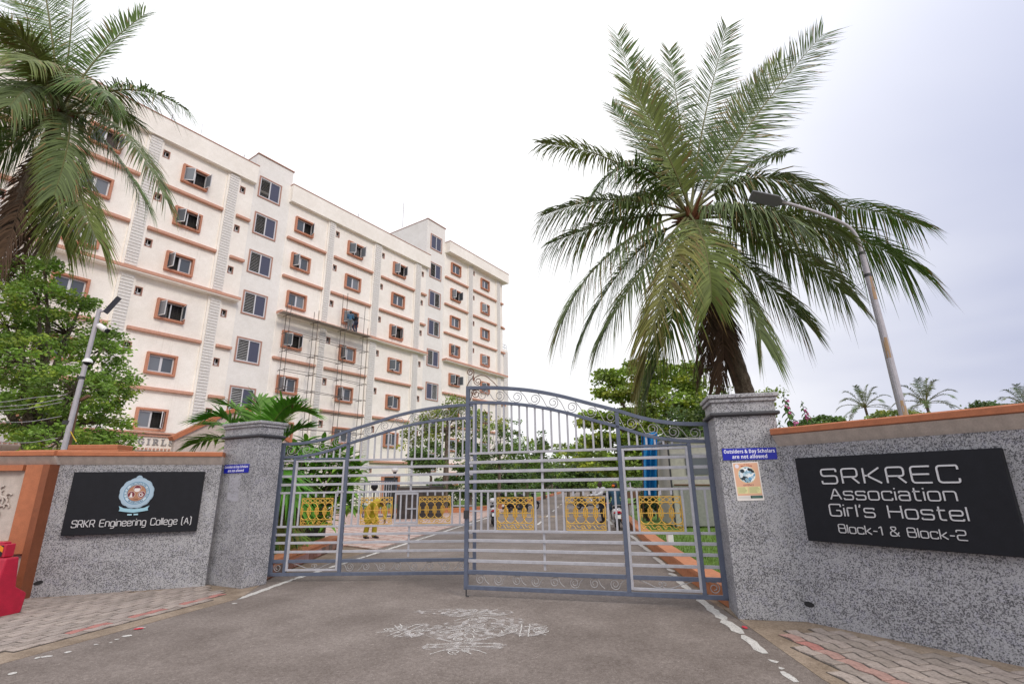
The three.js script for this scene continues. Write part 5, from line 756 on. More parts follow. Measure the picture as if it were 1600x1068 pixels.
// ---- hedges and small plants along the beds
function shrub(name, label, px, py, z, rpx, rpy, col, size, seed, n = 60, per = 34, cat = 'shrub', o = {}) {
  const R = rng(seed), p = at(px, py, z), k = z / FPX * 1.05, t = thing(name, label, cat), mb = new MB(), wood = new MB(); const tips = leafCloud(mb, R, p, V(rpx * k, rpy * k, rpx * k * 0.9), n, per, size, col, { cl: size * 2.4, ...o });
  for (let i = 0; i < tips.length; i += 3) { const b = V(p.x + (R() - 0.5) * rpx * k * 0.5, 0.15, p.z + (R() - 0.5) * 0.3); wood.limb([b, b.clone().lerp(tips[i], 0.5).add(V(0, 0.1, 0)), tips[i]], [0.02, 0.014, 0.005], 4); }
  mesh('foliage', mb.build(), M.leaf, t); mesh('stem', wood.build(), M.bark, t); return t;
}
shrub('low_hedge', 'dark low hedge behind the clipped trees and the airy tree', 705, 762, 34.5, 42, 14, [0.08, 0.17, 0.022], 0.16, 91, 70);
shrub('low_hedge', 'dark low hedge in the bed right of the inner wall', 762, 768, 40, 34, 14, [0.07, 0.15, 0.025], 0.18, 92, 60);
shrub('round_bush', 'round green bush beside the parked scooters left of the road', 800, 768, 56, 24, 10, [0.13, 0.24, 0.03], 0.2, 93, 40);
shrub('round_bush', 'light green bush by the road behind the standing man', 945, 762, 40, 22, 9, [0.18, 0.29, 0.03], 0.18, 94, 36);
shrub('round_bush', 'dark bush beneath the blue tarpaulin', 1012, 785, 21, 14, 16, [0.05, 0.10, 0.018], 0.1, 95, 30);
{ // flowering plant behind the right wall, with spikes of pink flowers
  const R = rng(97), t = thing('flowering_plant', 'leafy plant with pink flower spikes beside the right gate pillar', 'plant'), Z = 8.8, leafG = (() => { const mb = new MB(), n = 4; for (let i = 0; i < n; i++) { const w = (x) => Math.sin(Math.PI * Math.min(1, x * 0.9 + 0.1)) * 0.033, x0 = i / n, x1 = (i + 1) / n, y = (x) => -0.035 * x * x; for (const s of [-1, 1]) mb.quad(V(0, y(x0), x0 * 0.11), V(s * w(x0), y(x0) + 0.008, x0 * 0.11), V(s * w(x1), y(x1) + 0.008, x1 * 0.11), V(0, y(x1), x1 * 0.11)); } return mb.build(); })();
  const mats = [[0.08, 0.17, 0.02], [0.11, 0.22, 0.03], [0.055, 0.13, 0.02]].map((c) => new THREE.MeshPhysicalMaterial({ color: lin(...c), roughness: 0.6, transmission: 0.25, thickness: 0, side: THREE.DoubleSide })), pink = std({ color: lin(0.52, 0.13, 0.30), roughness: 0.8, side: THREE.DoubleSide });
  const stems = [[1222, 612, 0], [1252, 626, 0.2], [1236, 645, -0.1], [1266, 652, 0.1], [1216, 655, 0.2], [1244, 662, -0.2], [1272, 664, 0.3], [1230, 668, 0.2]], wood = new MB();
  for (const [px, py, dz] of stems) {
    const tip = at(px, py, Z + dz), b = V(tip.x + 0.12 + (R() - 0.5) * 0.2, 0.3, tip.z + 0.1), h = tip.y - b.y, pt = (u) => b.clone().lerp(tip, u).add(V(Math.sin(u * 3) * 0.05, 0, 0)); wood.limb([pt(0), pt(0.5), pt(1)], [0.016, 0.011, 0.004], 5);
    for (let i = 0; i < 26; i++) { const u = 1 - (0.015 + i * 0.021) * 2.2 / h * 0.62; if (u < 0.4) break; const m = mesh('leaf', leafG, mats[Math.floor(R() * 3)], t); m.position.copy(pt(u)); const s = Math.min(1.1, 0.45 + i * 0.055); m.scale.setScalar(s * 1.15); m.rotation.set(0.25 + R() * 0.4, i * 2.4 + R() * 0.5, 0, 'YXZ'); }
    if (py < 650) for (let i = 0; i < 9; i++) { const u = 1 - (0.10 + R() * 0.16) / h * 1.5; const f = new THREE.ConeGeometry(0.022, 0.05, 6, 1, true); const m = mesh('flower', f, pink, t); m.position.copy(pt(u)).add(V((R() - 0.5) * 0.09, 0, 0.03 + R() * 0.05)); m.rotation.set(R() * 3, R() * 3, R()); }
  }
  mesh('stem', wood.build(), M.bark, t);
}
{ // broad-leaved shrub behind the left gate leaf
  const R = rng(99), t = thing('broad_leaf_shrub', 'broad-leaved green shrub with crooked grey stems behind the left gate leaf', 'shrub'), lens = 5;
  const leafG = (() => { const mb = new MB(); for (let i = 0; i < lens; i++) { const w = (x) => Math.sin(Math.PI * Math.pow(x, 0.75)) * 0.052 + 0.002, x0 = i / lens, x1 = (i + 1) / lens, y = (x) => 0.05 * x - 0.13 * x * x; for (const s of [-1, 1]) mb.quad(V(0, y(x0), x0 * 0.34), V(s * w(x0), y(x0) + 0.014, x0 * 0.34), V(s * w(x1), y(x1) + 0.014, x1 * 0.34), V(0, y(x1), x1 * 0.34)); } return mb.build(); })();
  const mats = [[0.13, 0.30, 0.025], [0.18, 0.38, 0.035], [0.09, 0.22, 0.02], [0.24, 0.43, 0.045]].map((c) => new THREE.MeshPhysicalMaterial({ color: lin(...c), roughness: 0.5, transmission: 0.2, thickness: 0, side: THREE.DoubleSide })), B = V(-6.1, 0.2, -14.0), wood = new MB();
  const tips = [[462, 725], [480, 708], [508, 718], [532, 705], [555, 722], [482, 748], [502, 750], [520, 780], [545, 780], [462, 770], [490, 800], [510, 805], [478, 690], [500, 705], [522, 700], [545, 712], [470, 715], [490, 730], [515, 735], [540, 742], [560, 730], [468, 750], [488, 765], [512, 765], [536, 768], [505, 690], [530, 722], [475, 775], [500, 790], [452, 735], [550, 755], [525, 752], [462, 700], [455, 765]];
  for (const [px, py] of tips) { const tip = at(px, py, 13.6 + R() * 1.0), j = B.clone().lerp(tip, 0.45).add(V((R() - 0.5) * 0.4, -0.1, (R() - 0.5) * 0.3)); wood.limb([B, j, tip], [0.045, 0.028, 0.014], 6); for (let i = 0; i < 19; i++) { const m = mesh('leaf', leafG, mats[Math.floor(R() * 4)], t); m.position.copy(tip).add(V(0, -i * 0.012, 0)); m.rotation.set(-0.85 + i * 0.065 + R() * 0.3, i * 2.4 + R() * 0.6, 0, 'YXZ'); m.scale.setScalar(0.95 + R() * 0.6); } }
  mesh('stem', wood.build(), M.palmBark, t);
}
// ---------------------------------------------------------------- lamps, cables, scaffold
{
  const t = thing('street_lamp', 'tall grey street lamp with a bent arm and flat LED head behind the right wall', 'street lamp'), Z = 9.5, P = (x, y, z = Z) => at(x, y, z), b = P(1413, 650), base = b.clone().add(V(0.16, -b.y, 0.02));
  const k1 = P(1347, 395), pole = new MB(), pts = [base, b, P(1380, 520), k1], cv = new THREE.CatmullRomCurve3(pts), A = [], Ra = []; for (let i = 0; i <= 24; i++) { A.push(cv.getPoint(i / 24)); Ra.push(lerp(0.085, 0.055, i / 24)); } pole.limb(A, Ra, 14); mesh('pole', pole.build(), M.galv, t);
  const arm = new THREE.CatmullRomCurve3([k1, P(1340, 372), P(1328, 356), P(1305, 343), P(1262, 327), P(1222, 315)]); mesh('arm', boxUV(new THREE.TubeGeometry(arm, 40, 0.038, 10)), M.galv, t);
  mesh('clamp_ring', merge([rod(P(1357, 432), P(1356, 428), 0.07, 0.07, 14), rod(P(1348, 398), P(1347, 394), 0.064, 0.064, 14)]), M.darkMetal, t);
  const h0 = P(1228, 318), h1 = P(1174, 306), hd = h1.clone().sub(h0), L = hd.length(), s = new THREE.Shape([[0, -.035], [.1, -.05], [.2, -.115], [L, -.105], [L, .105], [.2, .115], [.1, .05], [0, .035]].map((p) => new THREE.Vector2(...p)));
  const g = new THREE.ExtrudeGeometry(s, { depth: 0.05, bevelEnabled: true, bevelSize: 0.012, bevelThickness: 0.012, bevelSegments: 2 }); g.rotateX(Math.PI / 2); const head = new THREE.Group(); head.name = 'lamp_head'; void head;
  const q = new THREE.Quaternion().setFromUnitVectors(V(1, 0, 0), hd.clone().normalize()), m = mesh('lamp_head', boxUV(g), std({ color: lin(0.12, 0.125, 0.14), roughness: 0.5 }), t); m.position.copy(h0); m.quaternion.copy(q).multiply(new THREE.Quaternion().setFromAxisAngle(V(1, 0, 0), 0.65));
  const lens = new THREE.Shape([[.06, -.03], [.19, -.085], [L - .05, -.08], [L - .05, .08], [.19, .085], [.06, .03]].map((p) => new THREE.Vector2(...p))), lg = new THREE.ExtrudeGeometry(lens, { depth: 0.012, bevelEnabled: false }); lg.rotateX(Math.PI / 2); lg.translate(0, -0.062, 0); mesh('lens', boxUV(lg), std({ color: lin(0.55, 0.50, 0.45), roughness: 0.4 }), m); mesh('module_label', box(0.05, 0.004, 0.07, 0.17, -0.077, 0), std({ color: lin(0.16, 0.15, 0.15), roughness: 0.6 }), m);
  const R = rng(3), rs = []; for (const u of [0.3, 0.33, 0.56, 0.8]) { const c = cv.getPoint(u), r = lerp(0.085, 0.055, u) + 0.0025, a0 = -1.2 + R() * 0.6, h = 0.06 + R() * 0.16, mb = new MB(); for (let i = 0; i < 5; i++) for (let j = 0; j < 3; j++) { if (R() < 0.25) continue; const f = (ii, jj) => V(c.x + Math.sin(a0 + ii * 0.22) * r + (c.x - cv.getPoint(u + 0.01).x) * -jj * h * 2, c.y + jj * h, c.z + Math.cos(a0 + ii * 0.22) * r); mb.quad(f(i, j), f(i + 1, j), f(i + 1, j + 1), f(i, j + 1)); } rs.push(mb.build()); } mesh('rust_patch', merge(rs), std({ color: lin(0.40, 0.27, 0.17), roughness: 0.95 }), t).userData.kind = 'stuff';
  const w = []; for (const [x0, y0, x1, y1] of [[1336, 430, 1352, 440], [1340, 445, 1358, 440]]) w.push(tube([P(x0, y0), P((x0 + x1) / 2 - 4, (y0 + y1) / 2 + 10), P(x1, y1)], 0.004, 16, 4)); mesh('loose_wire', merge(w), M.darkMetal, t);
}
{
  const Z = 13, P = (x, y, z = Z) => at(x, y, z), t = thing('solar_lamp', 'slim grey solar lamp post with two cameras before the feathery tree', 'street lamp'), b = P(102, 690), top = P(155, 483);
  mesh('pole', merge([rod(b.clone().add(b.clone().sub(top).multiplyScalar(b.y / (top.y - b.y))), top, 0.075, 0.052, 12)]), M.galv, t);
  const h = mesh('lamp_panel', merge([box(0.16, 0.05, 0.86)]), std({ color: lin(0.05, 0.055, 0.075), roughness: 0.25 }), t), e = P(187, 464), c = P(162, 491), d = e.clone().sub(c); h.position.copy(c).addScaledVector(d, 0.52).add(V(0, 0.01, 0)); h.scale.set(0.8, 1, d.length() / 0.95); h.quaternion.setFromUnitVectors(V(0, 0, 1), d.clone().normalize());
  mesh('bracket', merge([rod(top.clone().add(V(0, -0.08, 0)), c.clone().addScaledVector(d, 0.25), 0.025, 0.025, 8)]), M.galv, t);
  const cm = mesh('camera', merge([rod(P(154, 508), P(164, 515), 0.075, 0.075, 12), rod(P(164, 515), P(166, 516), 0.055, 0.055, 12)]), M.white, t); mesh('camera_lens', merge([rod(P(166, 516), P(168.5, 517.5), 0.062, 0.062, 12)]), M.black, cm);
  const dm = new THREE.SphereGeometry(0.12, 14, 8, 0, 6.3, 0, 1.6); dm.translate(P(136, 566).x, P(136, 566).y, P(136, 566).z); const d2 = mesh('camera', boxUV(dm), M.white, t); const ds = new THREE.SphereGeometry(0.085, 14, 8, 0, 6.3, 1.5, 1.6); ds.translate(P(136, 566).x, P(136, 566).y, P(136, 566).z); mesh('camera_lens', boxUV(ds), M.black, d2);
  mesh('clamp', merge([rod(P(127, 588), P(126, 592), 0.085, 0.085, 12), rod(P(106, 657), P(104, 663), 0.11, 0.11, 10)]), M.darkMetal, t);
  mesh('yellow_cable', merge([tube([P(124, 605), P(117, 630), P(108, 655), P(106, 664), P(113, 680), P(119, 690)], 0.012, 40, 5)]), std({ color: lin(0.6, 0.42, 0.03), roughness: 0.6 }), t);
  const w = thing('wooden_post', 'brown rusty post with a slanting arm beside the solar lamp', 'post'); const wb = P(105, 692, 13.1), wt = P(118, 628, 13.1); mesh('shaft', merge([bar(wb.clone().add(wb.clone().sub(wt).multiplyScalar(wb.y / (wt.y - wb.y))), wt, 0.12, 0.12)]), M.rust, w); mesh('arm', merge([bar(P(117, 629, 13.1), P(139, 618, 13.1), 0.07, 0.07)]), M.rust, w);
  const ys = [[628, 618, 105, 616], [635, 628, 100, 622], [641, 634, 96, 628], [660, 655, 96, 650], [690, 688, 90, 684]]; ys.forEach(([y0, ym, x1, y1], i) => { const c2 = mesh('cable', merge([tube([P(-120, y0 + 4, 11), P(0, y0, 12), P(x1 / 2, ym + 3, 12.6), P(x1, y1, 13)], 0.007, 40, 4)]), M.galv); tag(c2, ['uppermost', 'second', 'third', 'fourth', 'lowest'][i] + ' of the thin cables crossing the feathery tree at the left', 'cable'); });
}
{ // bamboo and pipe scaffold on the facade
  const t = thing('scaffold', 'thin pipe scaffold with a plank deck against the hostel facade', 'scaffold', hostel.position.toArray(), hostel.rotation.y), S = [19.35, 21.62, 24.1, 26.35], top = [14.7, 14.6, 16.8, 16.4], R = rng(8), r = 0.023;
  S.forEach((s, i) => { for (const z of [0.5, 1.05]) { const n = 6, p = []; for (let k = 0; k <= n; k++) p.push(V(s + (R() - 0.5) * 0.03, lerp(0, top[i] + (z > 1 && i > 2 ? -2.0 : 0), k / n), z + (R() - 0.5) * 0.03)); mesh('upright', merge([tube(p, r, 18, 5)]), M.scaf, t); } });
  for (const y of [12.4, 11.03, 9.65, 8.35, 7.0, 5.65, 4.3]) { for (const z of [0.53, 1.08]) for (const [a, b] of [[19.2, 21.9], [21.5, 24.3], [23.9, 26.6]]) mesh('rail', merge([rod(V(a, y + (R() - 0.5) * 0.14, z), V(b, y + (R() - 0.5) * 0.14, z), 0.02, 0.02, 5)]), M.scaf, t); for (const s of S) mesh('cross_rail', merge([rod(V(s + 0.03, y - 0.03, 0.1), V(s + 0.03, y - 0.03, 1.25), 0.02, 0.02, 5)]), M.scaf, t); }
  for (const [y, a, b] of [[15.1, 24, 26.5]]) mesh('rail', merge([rod(V(a, y, 1.02), V(b, y, 1.02), 0.018, 0.018, 5)]), M.scaf, t);
  for (let k = 0; k < 4; k++) for (const [a, b] of [[18.75, 21.7], [21.6, 24.2], [24.05, 26.75]]) mesh('plank', merge([box(b - a, 0.035, 0.15, (a + b) / 2, 13.74 + (R() - 0.5) * 0.02, 0.55 + k * 0.165)]), M.plank, t);
  for (const s of S) mesh('cross_rail', merge([rod(V(s, 13.7, 0.1), V(s, 13.7, 1.3), 0.025, 0.025, 5)]), M.scaf, t);
}
// ---------------------------------------------------------------- red barrier at the left edge
{
  const t = thing('plastic_barrier', 'red plastic road barrier with black and orange chevron at the left edge', 'barrier', [-7.27, 0, -7.40], -0.16);
  const prof = [[-.02, .0], [.24, .0], [.27, .02], [.29, .24], [.275, .265], [.13, .36], [.085, .72], [.075, .745], [-.075, .745], [-.085, .72], [-.13, .36], [-.275, .265], [-.29, .24], [-.27, .02], [-.24, 0]].map((p) => new THREE.Vector2(...p)), g = new THREE.ExtrudeGeometry(new THREE.Shape(prof), { depth: 1.9, bevelEnabled: true, bevelSize: 0.02, bevelThickness: 0.02, bevelOffset: -0.02, bevelSegments: 2 }); g.rotateY(-Math.PI / 2);
  g.translate(0.40, 0, 0); mesh('body', boxUV(g), M.red, t);
  const hp = []; for (const x of [-1.3, -0.45, 0.02]) hp.push(box(0.22, 0.11, 0.62, x - 0.02, 0.053, 0)); mesh('forklift_slot', merge(hp), M.rubber, t).userData.kind = 'stuff';
  const c = canvasSheet(512, 96, (x, w, h) => { x.fillStyle = '#0b0b0d'; x.fillRect(0, 0, w, h); x.fillStyle = '#e08a12'; for (let i = -2; i < 9; i++) { x.beginPath(); x.moveTo(i * 90, 0); x.lineTo(i * 90 + 45, 0); x.lineTo(i * 90 + 141, 96); x.lineTo(i * 90 + 96, 96); x.fill(); } });
  mesh('top_rail', merge([rbox(1.8, 0.17, 0.13, 0.015, -0.56, 0.835, 0), rbox(1.75, 0.03, 0.1, 0.012, -0.6, 0.93, 0)]), M.red, t); const pl = new THREE.PlaneGeometry(1.74, 0.14); pl.translate(-0.56, 0.835, 0.068); mesh('chevron', pl, std({ map: c, roughness: 0.4 }), t);
}
// ---------------------------------------------------------------- cabin, tarpaulin and small things behind the right pillar
{
  const t = thing('site_cabin', 'pale grey site cabin with a dark hinge rod behind the right gate pillar', 'cabin', [5.25, 0.17, -17.4], -0.12);
  mesh('shell', merge([rbox(4, 2.75, 2.6, 0.03, 2, 1.42, -1.3)]), M.cabin, t); mesh('roof_edge', merge([rbox(4.2, 0.1, 2.8, 0.02, 2, 2.84, -1.3)]), M.steel, t); mesh('corner_post', merge([box(0.05, 2.7, 0.06, 0.02, 1.4, 0.02)]), M.darkMetal, t);
  mesh('door_leaf', merge([box(1.0, 1.2, 0.03, 0.75, 0.66, 0.016)]), std({ color: lin(0.34, 0.35, 0.33), roughness: 0.3, metalness: 0.2, map: grainTex }), t); mesh('door_leaf', merge([box(1.05, 1.2, 0.03, 1.95, 0.66, 0.016)]), std({ color: lin(0.36, 0.37, 0.35), roughness: 0.3, metalness: 0.2, map: grainTex }), t);
  mesh('hinge_rod', merge([rod(V(0.1, 1.36, 0.05), V(2.2, 1.32, 0.05), 0.025)]), M.rust, t); mesh('window', merge([box(0.9, 0.55, 0.04, 1.0, 1.95, 0.012)]), M.pane, t); mesh('sill', merge([box(2.6, 0.05, 0.06, 1.35, 2.35, 0.03)]), M.steel, t);
  const tp = thing('tarpaulin', 'bright blue tarpaulin hanging beside the cabin', 'tarpaulin'), mb = new MB(), f = (u, v) => { const p = at(lerp(1002, 1027, u) + v * 2 * (u > 0.5 ? 0 : 2), lerp(678, 778, v) - u * 4, 19 + Math.sin(u * 17 + v * 2) * 0.12); return p; }; for (let i = 0; i < 16; i++) for (let j = 0; j < 10; j++) mb.quad(f(i / 16, j / 10), f((i + 1) / 16, j / 10), f((i + 1) / 16, (j + 1) / 10), f(i / 16, (j + 1) / 10)); const sheetG = mergeVertices((() => { const g = mb.build(); g.deleteAttribute('normal'); g.deleteAttribute('uv'); return g; })(), 1e-4); sheetG.computeVertexNormals(); mesh('cloth', sheetG, M.tarp, tp); mesh('support_pole', merge([rod(at(1004, 676, 19.1), at(1006, 812, 19.1), 0.025)]), M.rust, tp); mesh('support_pole', merge([rod(at(1026, 672, 19.1), at(1028, 812, 19.1), 0.025)]), M.rust, tp);
  const p = gp(1025, 850, 0.19), w = thing('marker_post', 'small white marker post on the lawn edge behind the wicket door', 'post', [p.x + 0.35, 0.19, p.z]); mesh('stub', merge([rbox(0.14, 0.22, 0.14, 0.02, 0, 0.11, 0)]), M.white, w); mesh('cap', merge([rbox(0.17, 0.04, 0.17, 0.01, 0, 0.24, 0)]), M.white, w);
  const b = thing('bench', 'brown garden bench with pale legs on the grass beyond the scooter', 'bench', [6.0, 0.16, -25], 0.2); mesh('seat', merge([box(1.5, 0.06, 0.4, 0, 0.5, 0)]), M.rust, b); mesh('backrest', merge([box(1.5, 0.3, 0.05, 0, 0.9, -0.2)]), M.rust, b); for (const x of [-0.6, 0.6]) mesh('leg', merge([box(0.1, 0.47, 0.38, x, 0.235, 0)]), M.concrete, b); for (const x of [-0.6, 0.6]) mesh('support', merge([box(0.06, 0.5, 0.05, x, 0.75, -0.235)]), M.concrete, b);
}
{ // dark tiled wall, inner gate and globe lamps seen through the left gate leaf
  const a = at(619, 812, 27), b2 = at(690, 812, 27), t = thing('tiled_wall', 'dark brown tiled low wall seen through the hatch of the left gate leaf', 'wall', [a.x, 0, -27]), w = b2.x - a.x, R = rng(12), tm = [[0.05, 0.04, 0.037], [0.07, 0.055, 0.05], [0.04, 0.033, 0.032]].map((c) => std({ color: lin(...c), map: grainTex, roughness: 0.6 }));
  mesh('core', merge([box(w, 1.56, 0.3, w / 2, 0.78, -0.16)]), M.slateWall, t); for (let j = 0; j < 7; j++) for (let i = 0; i < 7; i++) { const tw = w / 7; mesh('tile', box(tw - 0.012, 0.21, 0.02, (i + 0.5) * tw, 0.12 + j * 0.222, 0.001), tm[Math.floor(R() * 3)], t); } mesh('coping', merge([rbox(w + 0.1, 0.06, 0.4, 0.015, w / 2, 1.60, -0.16)]), M.slate, t);
  const c = at(567, 800, 28), d = at(617, 800, 28), g = thing('inner_gate', 'grey barred inner gate beside the dark tiled wall', 'gate', [c.x, 0, -28]), gw = d.x - c.x; mesh('frame', merge([box(gw, 0.05, 0.05, gw / 2, 1.9, 0), box(gw, 0.05, 0.05, gw / 2, 0.95, 0), box(gw, 0.06, 0.05, gw / 2, 0.1, 0), box(0.06, 1.9, 0.06, 0, 1.0, 0), box(0.06, 1.9, 0.06, gw, 1.0, 0)]), M.gateBlue, g); for (let i = 1; i < 13; i++) mesh('bar', box(0.03, 1.8, 0.03, gw * i / 13, 1.0, 0), M.gateGrey, g);
  for (const [px, py, lab, mat, z] of [[617, 733, 'pale globe lamp on a dark post beside the inner gate', M.white, 27.6], [585, 760, 'dark globe lamp on a short post by the inner gate', M.black, 26.5]]) { const q = at(px, py, z), l = thing('globe_lamp', lab, 'lamp', [q.x, 0, q.z]); mesh('post', merge([rod(V(0, 0, 0), V(0, q.y - 0.2, 0), 0.05, 0.04, 8)]), M.darkMetal, l); const s = new THREE.SphereGeometry(0.17, 14, 10); s.scale(1.1, 0.9, 1.1); s.translate(0, q.y, 0); mesh('globe', boxUV(s), mat, l); mesh('collar', merge([rod(V(0, q.y - 0.3, 0), V(0, q.y - 0.14, 0), 0.04, 0.11, 10)]), M.darkMetal, l); }
  const dk = thing('low_dark_wall', 'dark stone garden wall behind the areca palm left of the gate', 'wall', [-8.4, 0, -15.6], 0.05); mesh('wall_body', merge([box(2.9, 1.5, 0.3, 1.3, 0.75, 0)]), M.slateWall, dk); for (let j = 0; j < 6; j++) mesh('stone_course', box(2.92, 0.2, 0.02, 1.3, 0.14 + j * 0.235, 0.162), std({ color: lin(0.05 + 0.01 * (j % 3), 0.042 + 0.008 * (j % 2), 0.04), map: grainTex, roughness: 0.7 }), dk); mesh('coping', merge([rbox(3.0, 0.06, 0.42, 0.015, 1.3, 1.535, 0.02)]), M.slate, dk);
  const q = at(812, 765, 62), l = thing('road_lamp', 'far curved lamp post among the trees beyond the gate', 'street lamp', [q.x, 0, q.z]); mesh('pole', merge([rod(V(0, 0, 0), V(0, 5.6, 0), 0.08, 0.06, 8)]), M.galv, l); mesh('arm', merge([tube([V(0, 5.55, 0), V(-0.25, 6.2, 0), V(-0.8, 6.7, 0), V(-1.3, 6.9, 0)], 0.05, 20, 6)]), M.galv, l); mesh('lamp_head', merge([box(0.5, 0.08, 0.2, -1.5, 6.95, 0)]), M.galv, l);
}
for (const [par, x, y, zz] of [[RW, 0.05, 0.2, 0.003], [LW, 0.09, 0.22, 0.003]]) { const g = new THREE.CircleGeometry(0.035, 12); g.scale(1.8, 0.9, 1); g.rotateZ(par === LW ? 0.25 : 0); g.translate(x, y, zz); mesh('drain_hole', boxUV(g), M.rubber, par); }
// ---------------------------------------------------------------- chalk drawing (rangoli) on the asphalt
{
  const R = rng(15), t = thing('chalk_drawing', 'white chalk rangoli drawn on the asphalt before the gate', 'chalk drawing', [-0.56, 0.004, -6.42]), W = 0.013;
  const rib = (pts, w = W) => { const mb = new MB(), n = pts.length, L = []; for (let i = 0; i < n; i++) { const a = pts[Math.max(i - 1, 0)], b = pts[Math.min(i + 1, n - 1)], dx = b[0] - a[0], dy = b[1] - a[1], l = Math.hypot(dx, dy) || 1, k = w * (0.7 + R() * 0.6) / 2, jx = (R() - 0.5) * 0.008, jy = (R() - 0.5) * 0.008; L.push([V(pts[i][0] - dy / l * k + jx, 0, -(pts[i][1] + dx / l * k + jy)), V(pts[i][0] + dy / l * k + jx, 0, -(pts[i][1] - dx / l * k + jy))]); } for (let i = 0; i + 1 < n; i++) mb.quad(L[i][0], L[i][1], L[i + 1][1], L[i + 1][0]); return mb.build(); };
  const seg = (a, b, n = 10) => Array.from({ length: n + 1 }, (_, i) => [lerp(a[0], b[0], i / n), lerp(a[1], b[1], i / n)]), spi = (cx, cy, r, a0, dir, turns = 1.4) => Array.from({ length: 25 }, (_, i) => { const u = i / 24, a = a0 + dir * u * turns * 6.28, rr = r * (1 - 0.8 * u); return [cx + Math.cos(a) * rr, cy + Math.sin(a) * rr]; });
  const motif = (cx, cy, ang, len, s = 1) => { const c = Math.cos(ang), n = Math.sin(ang), tr = (p) => p.map(([x, y]) => [cx + c * x * s - n * y * s, cy + n * x * s + c * y * s]), g = []; for (const y of [-0.06, 0.06]) g.push(rib(tr(seg([-len, y], [len, y]))));
    for (const sg of [-1, 1]) { g.push(rib(tr(Array.from({ length: 14 }, (_, i) => { const u = i / 13 * 2 - 1; return [u * len * 0.75, sg * (0.12 + 0.2 * u * u)]; })))); g.push(rib(tr(spi(-0.05, sg * 0.26, 0.085, sg * 1.2, sg))), rib(tr(spi(0.09, sg * 0.22, 0.05, 2, -sg)))); g.push(rib(tr(seg([0.02, sg * 0.16], [0.16, sg * 0.34], 5)))); } return g; };
  const ms = [[0.06, 0.72, 0.04, 0.42, 0.85], [-0.02, -0.55, 0.0, 0.44, 0.85], [-0.72, 0.04, 1.1, 0.34, 0.78], [0.66, -0.02, 1.5, 0.32, 0.78]]; for (const m of ms) mesh('motif', merge(motif(...m)), M.chalk, t);
  const ring = []; for (let i = 0; i < 8; i++) { const a = i / 8 * 6.28 + 0.2, c = [Math.cos(a) * 0.25, Math.sin(a) * 0.28]; ring.push(rib(Array.from({ length: 16 }, (_, k) => { const b = k / 15 * 6.28, u = 0.13 * Math.cos(b), v = 0.06 * Math.sin(b); return [c[0] + u * Math.cos(a) - v * Math.sin(a), c[1] + u * Math.sin(a) + v * Math.cos(a)]; }))); } ring.push(rib(Array.from({ length: 24 }, (_, k) => [Math.cos(k / 23 * 6.28) * 0.1, Math.sin(k / 23 * 6.28) * 0.11])), rib(spi(0, 0, 0.06, 0, 1, 1.2))); mesh('centre_ring', merge(ring), M.chalk, t).scale.set(0.82, 1, 0.8);
  const sm = []; for (const [x, y, rx, ry] of [[0, 0, 0.5, 0.42], [0.03, 0.8, 0.5, 0.2], [0.02, -0.6, 0.45, 0.16], [-0.64, 0.05, 0.26, 0.3], [0.68, 0, 0.24, 0.28], [0.3, 0.3, 0.4, 0.3], [-0.3, 0.9, 0.5, 0.15]]) { const g = new THREE.CircleGeometry(1, 24); g.scale(rx, ry, 1); g.rotateX(-Math.PI / 2); g.translate(x, 0.0006 * sm.length + 0.0008, -y); sm.push(boxUV(g)); } mesh('chalk_dust', merge(sm), M.smudge, t).userData.kind = 'stuff';
}
